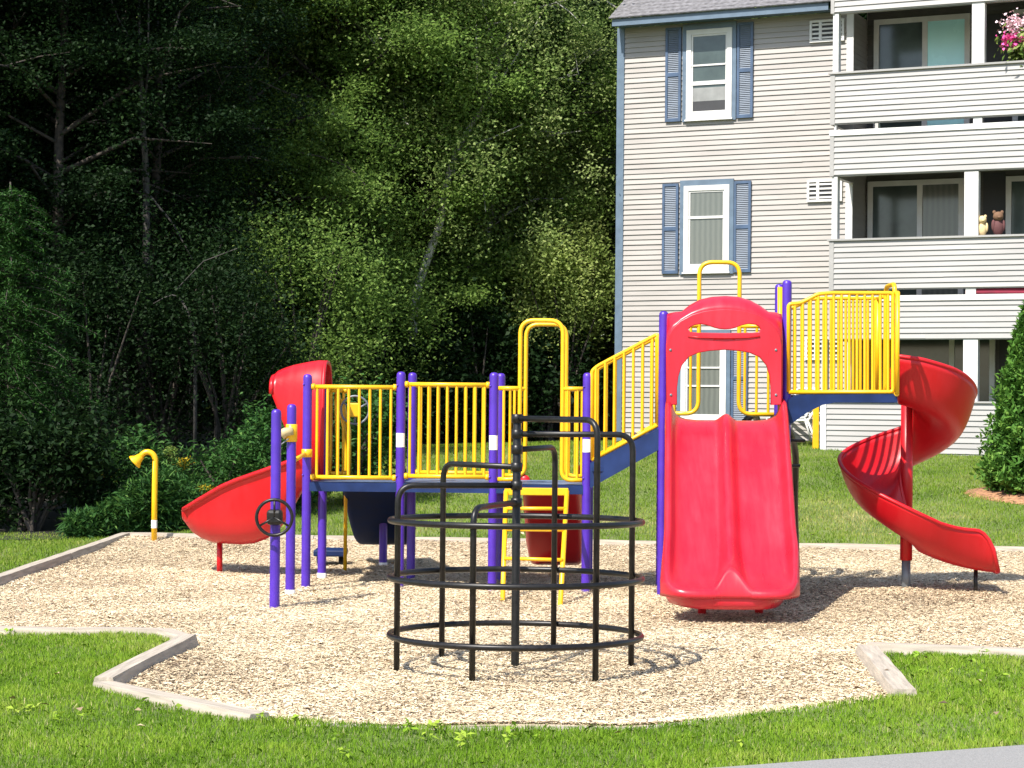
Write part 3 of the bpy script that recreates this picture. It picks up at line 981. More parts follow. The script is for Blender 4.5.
# maroon mat hanging low behind the middle balcony rail
s_, z_ = FP(1000, 291, OP - 0.3)
p = world_of(s_, OP - 0.3, z2fl + 0.002)
cu = thing("folded_rug", p, "maroon folded rug on the middle balcony floor, seen through the rail gap", "rug", None, -PHI, (0, 0, z2fl + 0.002))
mb = MB()
rows = []
for i in range(9):
    x = -0.5 + i * 0.2
    rows.append([(x, -0.25, z2fl + 0.002), (x, -0.27, z2fl + 0.05 + 0.01 * math.sin(i)), (x, -0.2, z2fl + 0.15 + 0.012 * math.sin(i * 2.1)), (x, 0.2, z2fl + 0.15 + 0.01 * math.cos(i)), (x, 0.26, z2fl + 0.05), (x, 0.25, z2fl + 0.002)])
mb.grid(rows); mb.build("fold", M_maroon, cu, solid=0.02)

# white patio chairs against the facade
def patio_chair(px, o, label, back_lean, rz):
    s_ = FS(px, o)
    p = world_of(s_, o, 0); p.z = float(terr(p.x, p.y)) + 0.02
    t_ = thing("patio_chair", p, label, "chair", "white garden chairs on the patio", rz, (0, 0, 0))
    mb = MB(); mb.tube(fillet([(-.25, -.24, 0.0), (-.25, -.22, .40), (-.25, .22, .42), (-.25, .30 + back_lean, .92)], .05), .018, 8)
    mb.tube(fillet([(.25, -.24, 0.0), (.25, -.22, .40), (.25, .22, .42), (.25, .30 + back_lean, .92)], .05), .018, 8)
    mb.tube([(-.25, .30 + back_lean, .92), (.25, .30 + back_lean, .92)], .018, 8)
    mb.build("frame", M_white, t_)
    for sx in (-.25, .25):
        mb = MB(); mb.tube([(sx, .20, .41), (sx, .36, 0)], .016, 8); mb.build("leg", M_white, t_)
    mb = MB()
    for i in range(5):
        mb.box((0, -.19 + i * .095, .415), (.49, .075, .015))
    mb.build("seat", M_white, t_)
    mb = MB()
    for i in range(5):
        f_ = i / 4
        mb.box((0, .235 + (.07 + back_lean) * f_, .50 + .36 * f_), (.49, .015, .075))
    mb.build("backrest", M_white, t_)
patio_chair(797, 0.9, "white slatted garden chair on the patio beside the yellow bollard", 0.18, R(-100))
patio_chair(787, 0.5, "white slatted garden chair on the patio, half behind the red double slide", 0.14, R(-60))
pb = D(815.5, 447, 33.4); pb.z = float(terr(pb.x, pb.y))
bo = thing("bollard", pb, "yellow square post on the patio beside the porch wall", "bollard")
mb = MB(); mb.box2((pb.x - .048, pb.y - .048, pb.z - .02), (pb.x + .048, pb.y + .048, pb.z + 0.86)); mb.build("shaft", M_yellow, bo, bevel=0.008)
mb = MB(); mb.lathe([(.075, 0.86), (.075, .89), (.02, .92), (0.001, .92)], pb); mb.build("cap", M_yellow, bo)
# patio slab
q0, q1 = FS(760), FS(822)
mb = MB()
pp = [world_of(q0, 1.3, 0.985), world_of(q1, 1.3, 0.985), world_of(q1, 0.03, 0.985), world_of(q0, 0.03, 0.985)]
vs = [(p.x, p.y, p.z + 0.045) for p in pp] + [(p.x, p.y, p.z - 0.2) for p in pp]
mb.add(vs, [(0, 1, 2, 3), (4, 7, 6, 5), (0, 4, 5, 1), (1, 5, 6, 2), (2, 6, 7, 3), (3, 7, 4, 0)])
setting(mb.build("patio", M_grey))

# ------------------------------------------------------------------ play structure
PS = thing("play_structure", (0.2, 19.4, 0), "big purple, yellow and red play structure with decks, railings and slides on wood chips", "play structure")

SHX, SHY = 0.06, 0.98           # from a front post to the rear post behind it
PXF = {"a": (306.5, 19.10), "b": (400, 19.05), "c": (493, 18.98), "d": (586.5, 18.90), "e": (662.3, 18.60), "f": (785.5, 18.50)}
POST = {k_: (D(px, 500, Y).x, Y) for k_, (px, Y) in PXF.items()}
REAR = {k_: (x + SHX, y + SHY) for k_, (x, y) in POST.items()}
def zat(py, Y, px=512): return D(px, py, Y).z
PR = 0.0435
def post(x, y, ztop, sleeve=False, label=None, z0=-0.15):
    mb = MB()
    mb.lathe([(PR, z0), (PR, ztop - 0.04), (PR * .92, ztop - 0.018), (PR * .6, ztop - 0.004), (0.001, ztop)], (x, y, 0), 16)
    p = mb.build("post", M_purple, PS)
    if sleeve:
        mb = MB(); mb.lathe([(PR + .004, -0.05), (PR + .004, 0.045), (PR, .05)], (x, y, 0), 14); mb.build("base_sleeve", M_white, p)
    if label:
        z1, z0_ = zat(label[0], y), zat(label[1], y)
        mb = MB()
        rows = []
        for zz in (z0_, z1):
            rows.append([(x + (PR + .002) * math.sin(a), y - (PR + .002) * math.cos(a), zz) for a in np.linspace(-1.1, 1.1, 9)])
        mb.grid(rows); lb = mb.build("sticker", M_white, p)
    return p
post(*POST["a"], zat(374, 19.1, 306))
post(*POST["b"], zat(372.5, 19.05), label=(434, 448))
post(*POST["c"], zat(372.5, 19.0), label=(435.5, 450))
post(*POST["d"], zat(372, 18.9), label=(438.5, 451.5))
post(*POST["e"], zat(311, 18.6, 662))
post(*POST["f"], zat(280, 18.5, 785))
ZA = zat(373, 19.05)
post(*REAR["a"], ZA - 0.15, sleeve=True); post(*REAR["b"], ZA + .01); post(*REAR["c"], ZA + .01); post(*REAR["d"], ZA)
post(*REAR["e"], 2.35); post(*REAR["f"], zat(284, 19.5, 777))
# small support posts under the navy slide and the two lone front posts
q = G(383, 567); post(q.x, q.y, 0.75, sleeve=True)

# decks
def deck(k0, k1, z1, z0, r0=None, r1=None):
    A, B, Cc, Dd = POST[k0], POST[k1], REAR[k1], REAR[k0]
    mb = MB()
    e = 0.03
    vs = [(A[0], A[1] - e, z0), (B[0], B[1] - e, z0), (Cc[0], Cc[1] + e, z0), (Dd[0], Dd[1] + e, z0), (A[0], A[1] - e, z1), (B[0], B[1] - e, z1), (Cc[0], Cc[1] + e, z1), (Dd[0], Dd[1] + e, z1)]
    mb.add(vs, [(0, 3, 2, 1), (4, 5, 6, 7), (0, 1, 5, 4), (1, 2, 6, 5), (2, 3, 7, 6), (3, 0, 4, 7)])
    d = mb.build("deck", M_navy, PS)
    mb = MB()
    ins = 0.045
    def ip(P, Q, u, v):
        return None
    n = 9
    rows = []
    for i in range(n + 1):
        row = []
        for j in range(n + 1):
            u, v = 0.03 + 0.94 * j / n, 0.02 + 0.96 * i / n
            x = (vs[4][0] * (1 - u) + vs[5][0] * u) * (1 - v) + (vs[7][0] * (1 - u) + vs[6][0] * u) * v
            y = (vs[4][1] * (1 - u) + vs[5][1] * u) * (1 - v) + (vs[7][1] * (1 - u) + vs[6][1] * u) * v
            row.append((x, y, z1 + 0.005))
        rows.append(row)
    mb.grid(rows, False)
    mb.build("tread", M_decktop, d)
    return d
ZDA = zat(484.0, 19.05); ZDB = zat(421.0, 18.55, 725)
deck("a", "b", ZDA, ZDA - .085); deck("b", "c", ZDA, ZDA - .085); deck("c", "d", ZDA, ZDA - .085)
deck("e", "f", ZDB - 0.01, ZDB - .11)

def lerp2(A, B, t): return (A[0] + (B[0] - A[0]) * t, A[1] + (B[1] - A[1]) * t)
TR, PKR = 0.021, 0.0140
def railing(A, B, z0, z1, n, gap=PR, zs=None, name="railing"):
    """bars between two posts; zs=(z0 at B, z1 at B) for a sloping one"""
    A2, B2 = Vector((*A, 0)), Vector((*B, 0))
    u = (B2 - A2).normalized()
    a, b = A2 + u * gap, B2 - u * gap
    za0, za1 = z0, z1
    zb0, zb1 = zs if zs else (z0, z1)
    mb = MB()
    mb.tube([a + Vector((0, 0, za1)), b + Vector((0, 0, zb1))], TR)
    mb.tube([a + Vector((0, 0, za0)), b + Vector((0, 0, zb0))], TR)
    for i in range(n):
        t = (i + 0.5) / n
        p = a + (b - a) * t
        mb.tube([p + Vector((0, 0, za0 + (zb0 - za0) * t)), p + Vector((0, 0, za1 + (zb1 - za1) * t))], PKR, 8, cap=False)
    for q, z_ in ((a, za1), (a, za0), (b, zb1), (b, zb0)):
        sgn = 1 if q is a else -1
        mb.tube([q - u * .004 * sgn + Vector((0, 0, z_)), q + u * .03 * sgn + Vector((0, 0, z_))], TR * 1.45, 10)
    return mb.build(name, M_yellow, PS)
ZRT, ZRB = zat(387, 19.08, 350), zat(477.5, 19.08, 350)
railing(POST["a"], POST["b"], ZRB, ZRT, 8)
railing(POST["b"], POST["c"], ZRB + 0.02, ZRT + 0.03, 9)
railing(REAR["b"], REAR["c"], ZRB + 0.02, ZRT + 0.03, 9)
railing(REAR["a"], (REAR["a"][0] + 0.28, REAR["a"][1] - .01), ZRB, ZRT - .03, 3)

# driver's wheel on the rear side of the left deck
wc = D(355, 410, 20.0)
mb = MB(); mb.tube([(wc.x + .14 * math.cos(a), wc.y, wc.z + .14 * math.sin(a)) for a in np.linspace(0, 2 * math.pi, 28, endpoint=False)], .011, 8, True)
for a in (0.5, 2.6, 4.7):
    mb.tube([wc, (wc.x + .14 * math.cos(a), wc.y, wc.z + .14 * math.sin(a))], .009, 6)
dw = mb.build("driver_wheel", M_grey, PS)
mb = MB(); mb.box(wc + Vector((0, -.02, 0)), (.10, .06, .14)); mb.build("hub", M_yellow, dw, bevel=.012)
mb = MB()
px_ = D(345, 573, 20.8)
mb.tube(fillet([(px_.x, 20.8, -.1), (px_.x, 20.8, 1.35), (px_.x - .05, 20.35, 1.86), (px_.x - .05, 20.1, 1.86), (px_.x - .02, 20.05, 1.1)], .12), .019)
mb.build("handrail", M_yellow, PS)
mb = MB(); mb.tube([D(349, 478, 20.1), D(349, 430, 20.1), D(342, 400, 20.3)], .022); mb.build("handrail", M_yellow, PS)

# entry loops of the ladder bay (front and rear)
def loop_panel(A, B, t0, t1, z0, zr, ztop, n0, n1, rad=0.13):
    A2, B2 = Vector((*A, 0)), Vector((*B, 0))
    u = (B2 - A2).normalized()
    L = (B2 - A2).length
    p0, p1 = A2 + u * L * t0, A2 + u * L * t1
    Z = lambda z: Vector((0, 0, z))
    mb = MB()
    path = [A2 + u * PR + Z(z0), p0 + Z(z0), p0 + Z(ztop), p1 + Z(ztop), p1 + Z(z0), B2 - u * PR + Z(z0)]
    mb.tube(fillet(path, rad, 7), .021, 12)
    mb.tube([A2 + u * PR + Z(zr), p0 + Z(zr)], TR); mb.tube([p1 + Z(zr), B2 - u * PR + Z(zr)], TR)
    for (a, b, n) in ((A2 + u * PR, p0, n0), (p1, B2 - u * PR, n1)):
        for i in range(n):
            q = a + (b - a) * ((i + .5) / n if n > 1 else .5)
            mb.tube([q + Z(z0), q + Z(zr)], PKR, 8, cap=False)
    return mb.build("loop_railing", M_yellow, PS)
ztopA = zat(320.5, 18.95, 540)
loop_panel(POST["c"], POST["d"], .28, .735, ZRB, ZRT, ztopA, 2, 2)
loop_panel(REAR["c"], REAR["d"], .28, .735, ZRB, ZRT, ztopA, 2, 3)
ztopB = zat(262.5, 19.55, 722)
loop_panel(REAR["e"], REAR["f"], .315, .66, zat(414, 19.5, 722), zat(326, 19.5, 722), ztopB, 2, 3)

# yellow rung ladder in front of the ladder bay
lad = MB()
lt = [D(506, 491.5, 18.83), D(567, 491.5, 18.83)]
lbm = [G(502.5, 603), G(560, 606)]
for a, b in zip(lt, lbm):
    lad.tube([a, b - Vector((0, 0, .06))], .023, 10)
ladder = lad.build("ladder", M_yellow, PS)
for py in (509, 531, 560.5):
    f_ = (py - 491) / (604 - 491)
    a = lt[0].lerp(lbm[0], f_); b = lt[1].lerp(lbm[1], f_)
    mb = MB(); mb.tube([a, b], .017, 8); mb.build("rung", M_yellow, ladder)
mb = MB(); a, b = lt; mb.box((a + b) / 2 + Vector((0, -.01, 0.0)), (.60, .02, .07)); mb.build("top_plate", M_yellow, ladder, bevel=.006)

# sloping stair between the low and the high deck
def sx(px, Y, py=400): return D(px, py, Y).x
A, B = POST["d"], POST["e"]
Yd = 18.75
rail_pts = []
mb = MB()
top = [D(590.5, 378, 18.88), D(592, 371, 18.88), D(598, 366, 18.87), D(658, 334, 18.63)]
bot = [D(592, 460, 18.88), D(658, 425, 18.63)]
mb.tube(fillet([bot[0], top[1], top[2], top[3], bot[1]], .03, 4) , .019)
mb.tube(bot, .019)
for i in range(7):
    t = (i + .35) / 7
    pb_ = bot[0].lerp(bot[1], t)
    zt_ = lerp_tab([(top[1].x, top[1].z), (top[2].x, top[2].z), (top[3].x, top[3].z)], pb_.x)
    mb.tube([pb_, (pb_.x, pb_.y, zt_)], PKR, 8, cap=False)
front_rail = mb.build("stair_railing", M_yellow, PS)
rr = front_rail.copy(); COL.objects.link(rr); rr.parent = PS; rr.location = (SHX, SHY, 0)
mb = MB()
sp = [D(590, 463, 18.89), D(660, 428, 18.60), D(660, 449, 18.60), D(590, 488, 18.89)]
poly = [(p.x, p.z) for p in sp]
ofs = [(p.x, p.y, p.z) for p in sp]
def slab(mb, pts, th):
    n = len(pts)
    vs = [(p[0], p[1] - th / 2, p[2]) for p in pts] + [(p[0], p[1] + th / 2, p[2]) for p in pts]
    mb.add(vs, [tuple(range(n)), tuple(reversed(range(n, 2 * n)))] + [((i + 1) % n, i, n + i, n + (i + 1) % n) for i in range(n)])
slab(mb, ofs, .045); st = mb.build("stringer", M_navy, PS)
s2 = st.copy(); COL.objects.link(s2); s2.parent = PS; s2.location = (SHX, SHY, 0)
for i in range(3):
    t = (i + .7) / 3.4
    x0 = A[0] + (B[0] - A[0]) * t; zz = ZDA + (ZDB - ZDA) * (i + 1) / 4
    mb = MB(); mb.box((x0 + .03, 19.25, zz), (.25, SHY - .1, .04)); mb.build("step", M_navy, PS)

# raised end platform on the right with arched navy side plates
XC = D(897, 400, 18.42).x
YC = 18.42
def plate_pts(Y, dx=0):
    px = [(788, 400), (792, 397), (799, 394.5), (897, 394), (897, 402.5), (834, 402.5), (822, 405), (808, 412), (788, 426)]
    return [(D(a, b, 18.46).x + dx, Y, D(a, b, 18.46).z) for a, b in px]
for Y_, dx in ((18.46, 0), (18.46 + SHY, SHX)):
    mb = MB(); slab(mb, plate_pts(Y_, dx), .04); mb.build("side_plate", M_navy, PS)
zc1 = zat(396, 18.46, 850)
mb = MB(); mb.box2((D(800, 400, 18.46).x, 18.482, zc1 - .06), (XC - .01, 18.44 + SHY, zc1 - .01)); mb.build("deck", M_navy, PS)
mb = MB(); mb.box2((POST["f"][0] + .05, 18.482, ZDB + .06), (D(805, 400, 18.46).x, 18.44 + SHY, ZDB + .10)); mb.build("step", M_navy, PS)
mb = MB(); mb.tube([(POST["f"][0] + .95, 19.35, -.1), (POST["f"][0] + .95, 19.35, zc1 - .05)], .04, 14); 
def panelC(dx, dy):
    mb = MB()
    pts = [(788.5, 392), (788.5, 304), (799, 303.5), (807, 300), (818, 294), (832, 293), (893, 293), (893, 392)]
    W = [D(a, b, 18.46) + Vector((dx, dy, 0)) for a, b in pts]
    mb.tube(fillet(W + [W[0]], .03, 3), .019)
    n = 13
    for i in range(n):
        x = 795 + (888 - 795) * i / (n - 1)
        yt = float(np.interp(x, [788, 799, 807, 818, 832, 893], [304, 303.5, 300, 294, 293, 293]))
        mb.tube([D(x, 392, 18.46) + Vector((dx, dy, 0)), D(x, yt, 18.46) + Vector((dx, dy, 0))], PKR, 8, cap=False)
    return mb.build("arch_railing", M_yellow, PS)
panelC(0, 0); panelC(SHX, SHY)
mb = MB(); mb.tube([D(780, 425, 19.25), D(780, 287, 19.25)], .024, 12); mb.build("handrail", M_yellow, PS)
# end loop toward the spiral slide, seen edge-on
zl1, zl0 = zat(283, 18.44, 895), zat(394, 18.44, 895)
def end_loop(ya, yb, yc, yd):
    mb = MB()
    mb.tube(fillet([(XC, ya, zl0), (XC, yb, zl0), (XC, yb, zl1), (XC + .01, yc, zl1), (XC + .01, yc, zl0), (XC + .01, yd, zl0)], .1, 6), .022, 12)
    zr = zat(293, 18.44, 895)
    mb.tube([(XC, ya, zr), (XC, yb, zr)], TR); mb.tube([(XC, yc, zr), (XC, yd, zr)], TR)
    mb.tube([(XC, ya, zl0), (XC, ya, zr)], TR); mb.tube([(XC, yd, zl0), (XC, yd, zr)], TR)
    return mb.build("loop_railing", M_yellow, PS)
end_loop(18.42, 18.56, 19.06, 19.42)
# red activity block inside the end railing
mb = MB(); mb.box(D(892, 378, 18.9), (.05, .04, .2)); mb.build("end_block", M_red, PS, bevel=.01)

# ---------------- chutes
def sweep(mb, frames, w_half, n=18, p=3.0, rim=0.0):
    """frames: (centre, left-direction, left wall height, right wall height); half-tube section"""
    rows = []
    for (c, l, hl, hr) in frames:
        row = []
        for k in range(n + 1):
            s_ = -1 + 2 * k / n
            u = math.sin(s_ * math.pi / 2) * 0.65 + s_ * 0.35
            h = (hl if u < 0 else hr) * abs(u) ** p
            row.append(Vector(c) - Vector(l) * (-u * w_half) * -1 + Vector((0, 0, h)))
        rows.append(row)
    mb.grid(rows)
    return rows

def rims(rows, r=0.022):
    mb = MB()
    mb.tube([row[0] for row in rows], r, 8)
    mb.tube([row[-1] for row in rows], r, 8)
    return mb

# right spiral slide
SC = G(905.5, 587.5); SCX, SCY = SC.x, SC.y - 0.02
spz = [(-112, 1.80), (-90, 1.76), (-45, 1.61), (0, 1.43), (45, 1.27), (90, 1.12), (135, .97), (180, .84), (225, .66), (270, .455), (290, .365)]
whi = [(-112, .45), (-60, .47), (0, .43), (60, .42), (180, .37), (230, .33), (270, .30), (290, .29)]
fr = []
RCEN, WH = 0.355, 0.295
for a in np.arange(-112, 291, 5.0):
    t = R(a)
    c = Vector((SCX + RCEN * math.cos(t), SCY + RCEN * math.sin(t), lerp_tab(spz, a)))
    out = Vector((math.cos(t), math.sin(t), 0))
    # left of travel (anticlockwise) is toward the centre
    fr.append((c, out, lerp_tab(whi, a), lerp_tab([(-112, .20), (200, .22), (290, .22)], a)))
t = R(290)
c = fr[-1][0]; tang = Vector((-math.sin(t), math.cos(t), 0)); out = Vector((math.cos(t), math.sin(t), 0))
for i in range(1, 13):
    f_ = i / 12
    tg = (Matrix.Rotation(-R(26) * f_, 3, 'Z') @ tang)
    ou = (Matrix.Rotation(-R(26) * f_, 3, 'Z') @ out)
    c = c + tg * 0.058 + Vector((0, 0, -0.024 * (1 - f_) - 0.004))
    k_ = 1.0 if f_ < .62 else math.cos((f_ - .62) / .38 * math.pi / 2) ** .55
    fr.append((c.copy(), ou, (.29 + .13 * f_) * max(k_, .05), (.22 + .10 * f_) * max(k_, .05)))
mb = MB(); rows = sweep(mb, fr, WH)
spiral = mb.build("spiral_slide", M_red, PS, solid=.025)
mb = rims(rows, .021); mb.build("rim", M_red, spiral)
mb = MB(); mb.tube([rows[-1][k] for k in range(len(rows[-1]))], .02, 8); mb.build("lip", M_red, spiral)
mb = MB(); mb.tube([(SCX, SCY, .27), (SCX, SCY, 1.85)], .06, 16); mb.build("pole_sleeve", M_red, spiral)
mb = MB(); mb.tube([(SCX, SCY, -.1), (SCX, SCY, .28)], .044, 16); mb.build("pole", M_grey, spiral)
e_ = fr[-4][0]
mb = MB(); mb.tube([(e_.x, e_.y, -.1), (e_.x, e_.y, e_.z + .01)], .02, 10); mb.build("leg", M_black, spiral)

# left curved slide with hood
LY = 19.9
def chute_left():
    # px column, distance, rim py, bottom py
    tab = [(312, 19.70, 454, 486), (303, 19.71, 457, 489), (297, 19.73, 459, 495), (290, 19.76, 461.5, 508), (283, 19.80, 464, 521), (274, 19.86, 467, 532), (263, 19.94, 471, 540), (250, 20.04, 475.5, 544.5), (236, 20.16, 480.5, 545.5), (222, 20.28, 486.5, 544.5), (209, 20.40, 494, 543.5), (198, 20.51, 500.5, 539.5), (190, 20.60, 505.5, 534), (184, 20.66, 509, 525)]
    rims_, bots = [], []
    for px, Y, yr, yb_ in tab:
        rims_.append(D(px, yr, Y)); bots.append(D(px, yb_, Y))
    return tab, rims_, bots
tab, RT, BT = chute_left()
rows = []
for i in range(len(RT)):
    a = RT[max(i - 1, 0)]; b = RT[min(i + 1, len(RT) - 1)]
    tg = Vector((b.x - a.x, b.y - a.y, 0)).normalized()
    inw = Vector((0, 1, 0))
    zr, zb_ = RT[i].z, BT[i].z
    hh = max(zr - zb_, .05)
    row = []
    prof = [(-.045, .985), (-.03, 1.0), (0.0, 1.0), (.02, .86), (.03, .66), (.06, .42), (.12, .2), (.2, .06), (.31, 0), (.42, .06), (.5, .2), (.56, .42), (.59, .6), (.60, .72), (.63, .74)]
    for (w_, f_) in prof:
        row.append(Vector((RT[i].x, RT[i].y, 0)) + inw * w_ + Vector((0, 0, zb_ + hh * f_)))
    rows.append(row)
mb = MB(); mb.grid(rows)
# belly end cap: last section squeezed
cent = sum(rows[-1], Vector()) / len(rows[-1])
tg = (RT[-1] - RT[-2]).normalized()
last = [p.lerp(cent, .35) + Vector((tg.x, tg.y, 0)) * .05 for p in rows[-1]]
mb.grid([rows[-1], last])
lslide = mb.build("curved_slide", M_red, PS, solid=.025)
mb = MB(); mb.tube([row[1] for row in rows], .024, 8); mb.build("rim", M_red, lslide)
lg = G(219.5, 571)
mb = MB(); mb.tube([(lg.x, lg.y, -.1), (lg.x, lg.y, .36)], .03, 12); mb.build("leg", M_red, lslide)
# hood: arched canopy over the slide entrance
hood_t = [(322.5, 361.5, 480), (320, 361, 481), (314, 361, 481), (307, 362, 478), (300, 363.5, 462), (291, 365.5, 441), (283, 368, 422), (276, 371, 405), (271.5, 376, 394)]
rows = []
for px, yt, yb_ in hood_t:
    zt_, zb_ = D(px, yt, 19.35).z, D(px, yb_, 19.35).z
    x = D(px, 420, 19.35).x
    row = []
    for k in range(25):
        a = math.pi * k / 24
        ca, sa = math.cos(a), math.sin(a)
        yy = 19.78 - 0.45 * math.copysign(abs(ca) ** .55, ca)
        zz = zb_ + (zt_ - zb_) * abs(sa) ** .5
        row.append((x, yy, zz))
    rows.append(row)
mb = MB(); mb.grid(rows); hd = mb.build("slide_hood", M_red, PS, solid=.03)
mb = MB(); mb.tube(rows[-1], .026, 8); mb.tube(rows[0], .02, 8); mb.build("hood_rim", M_red, hd)

# rear chutes seen from underneath: navy and red
def back_chute(px0, px1, Y0, Y1, z0, z1, wpx, mat, zmid=None, dx=0.0):
    x0, x1 = D(px0, 500, Y0).x, D(px1, 500, Y0).x
    w = (x1 - x0) / 2; cx = (x0 + x1) / 2
    rows_f = []
    n = 14
    for i in range(n + 1):
        t = i / n
        Y_ = Y0 + (Y1 - Y0) * t
        e = t * t * (3 - 2 * t)
        z_ = z0 + (z1 - z0) * (0.35 * t + 0.65 * e)
        rows_f.append((Vector((cx + dx * t, Y_, z_)), Vector((1, 0, 0)), .17, .17))
    mb = MB(); rws = sweep(mb, rows_f, w, 24, 16)
    o = mb.build("wave_slide", mat, PS, solid=.03)
    rims(rws, .02).build("rim", mat, o)
    c = rows_f[-3][0]
    mb = MB(); mb.tube([(c.x, c.y, -.1), (c.x, c.y, c.z)], .025, 10); mb.build("leg", mat, o)
    return o
back_chute(336, 402, 20.08, 22.3, ZDA - .03, .19, 0, M_navyshell, dx=0.02)
back_chute(522, 580, 19.96, 21.15, ZDA - .03, .075, 0, M_red, dx=.085)
# little red side ears of that chute above the deck
for px in (525, 575):
    p = D(px, 481, 19.95)
    mb = MB(); mb.ell(p, (.055, .03, .06)); mb.build("slide_ear", M_red, PS)
# low transfer step behind the left deck
q = G(329, 566)
mb = MB(); mb.box((q.x, q.y + .2, .135), (.34, .42, .07)); ts = mb.build("transfer_step", M_navy, PS, bevel=.015)
for sx_ in (-.12, .12):
    mb = MB(); mb.tube([(q.x + sx_, q.y + .2, -.1), (q.x + sx_, q.y + .2, .11)], .035, 10); mb.build("leg", M_black, ts)

# ---------------- red double slide
Y_TOP, Y_LIP = 18.42, 16.22
XL, XR = D(666, 420, 18.42).x, D(786.5, 420, 18.42).x
CX, HW = (XL + XR) / 2, (XR - XL) / 2
SKEW = -0.076
def bed(t):
    """t 0..1 along the slide: distance and height of the bed"""
    tab_y = [(0, 18.50), (.06, 18.36), (.12, 18.2), (.75, 16.92), (.83, 16.74), (.9, 16.56), (.96, 16.38), (1, 16.25)]
    tab_z = [(0, ZDB), (.06, ZDB - .01), (.12, ZDB - .09), (.75, .49), (.83, .37), (.9, .305), (.96, .272), (1, .258)]
    return lerp_tab(tab_y, t), lerp_tab(tab_z, t)
def bed_s(t):
    ys_, zs_ = zip(*[bed(min(1, max(0, t + d))) for d in (-.04, -.02, 0, .02, .04)])
    return sum(ys_) / 5, sum(zs_) / 5
U = [-1.0, -.985, -.955, -.93, -.905, -.875, -.84, -.78, -.68, -.5, -.36, -.28, -.23, -.19, -.155, -.125, -.10, -.075, -.05, -.025, 0]
U = U + [-u for u in reversed(U[:-1])]
def sect(u, t):
    a = abs(u)
    fl = 1.0
    wall = .205 * np.interp(a, [.5, .68, .78, .84, .875, .905, .93, .955, .985, 1.0], [0, .055, .15, .28, .45, .76, .95, 1.0, .9, .55])
    e_ = max(0.0, (t - .72) / .28)
    hw_ = .19 + .12 * e_ ** 1.5
    div = (.12 + .05 * e_) * min(1.0, .45 + t * 3.5) * (math.cos(min(1, a / hw_) * math.pi / 2) ** 2)
    return wall, div
rows = []
TS = list(np.linspace(0, .75, 16)) + list(np.linspace(.78, 1.0, 14))
for t in TS:
    y_, z_ = bed_s(t)
    row = []
    low = []
    for u in U:
        wl, dv_ = sect(u, t)
        wd = 1.0 + .024 * max(0, min(1, (t - .70) / .15))
        fade = 1.0 if t < .8 else 1.0 - .62 * ((t - .8) / .2) ** 1.6
        yy = y_
        if t > .8:
            f_ = (t - .8) / .2
            a = abs(u)
            back = .13 * math.exp(-(a / .2) ** 2) + .24 * max(0, (a - .70) / .30) ** 2
            yy = y_ + back * f_
        low.append(y_ + (.24 * max(0, (abs(u) - .70) / .30) ** 2 if t > .99 else 0))
        row.append((CX + u * HW * wd + SKEW * (18.45 - y_), yy, z_ + wl * fade + dv_))
    rows.append(row)
# rolled lip and skirt
lipr = rows[-1]
rows.append([(x, y - .022, z - .008) for x, y, z in lipr])
rows.append([(x, y - .032, z - .030) for x, y, z in lipr])
rows.append([(x, min(y - .032, l - .020), min(z - .05, .228)) for (x, y, z), l in zip(lipr, low)])
rows.append([(x, l - .004, .203) for (x, y, z), l in zip(lipr, low)])
mb = MB(); mb.grid(rows)
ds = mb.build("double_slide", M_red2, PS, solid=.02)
mb = MB()
sk = []
for (ins, zz, yo) in ((.90, .25, .05), (.88, .15, .065), (.85, .115, .09), (.80, .11, .2)):
    row = []
    for k in range(25):
        a = math.pi * k / 24
        u = -math.cos(a)
        y_ = 16.24 + yo + .55 * (abs(u) ** 5)
        row.append((CX + SKEW * 2.15 + u * HW * ins, y_, zz))
    sk.append(row)
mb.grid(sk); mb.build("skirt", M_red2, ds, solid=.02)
for px in (702, 759):
    q = G(px, 614); 
    mb = MB(); mb.tube([(q.x, q.y, -.1), (q.x, q.y, .25)], .036, 12); mb.build("leg", M_red, ds)
# hood of the double slide: flat face with openings and a swept canopy
def hood_xz(pts, Y): return [(D(a, b, Y).x, D(a, b, Y).z) for a, b in pts]
YH = 18.36
outer = [(667, 404), (667, 345), (668.5, 337), (673, 329), (681, 321.5), (692, 315.5), (704, 312), (715, 310.5), (725, 310), (735, 310.5), (746, 312), (757, 315.5), (767, 321.5), (775, 329), (779, 337), (780.5, 345), (780.5, 404)]
inner = [(771.5, 404), (771.5, 388), (770.5, 376), (767, 365), (760, 356.5), (750, 352), (738, 350), (725, 349), (710, 350), (698, 352), (688, 356.5), (681, 365), (677.5, 376), (676, 388), (676, 404)]
hole = [(687, 330), (689, 327), (694, 324.3), (701, 323.3), (708, 324.6), (715, 327), (720, 328.2), (725, 328.5), (730, 328.2), (735, 327), (742, 324.4), (749, 323), (756, 324), (760, 326.6), (761.5, 330), (759, 332.8), (752, 333.6), (725, 334), (697, 333.6), (690, 332.8)]
cu_d = bpy.data.curves.new("hood_face", 'CURVE'); cu_d.dimensions = '2D'; cu_d.fill_mode = 'BOTH'; cu_d.extrude = .02; cu_d.bevel_depth = .008; cu_d.bevel_resolution = 2
for loop in (outer + inner, hole):
    pts = hood_xz(loop, YH)
    sp_ = cu_d.splines.new('POLY'); sp_.points.add(len(pts) - 1); sp_.use_cyclic_u = True
    for p_, (x, z) in zip(sp_.points, pts):
        p_.co = (x, z, 0, 1)
tmp = bpy.data.objects.new("hood_tmp", cu_d); COL.objects.link(tmp)
dg = bpy.context.evaluated_depsgraph_get(); dg.update()
hm = bpy.data.meshes.new_from_object(tmp.evaluated_get(dg))
bpy.data.objects.remove(tmp)
hm.name = "hood"
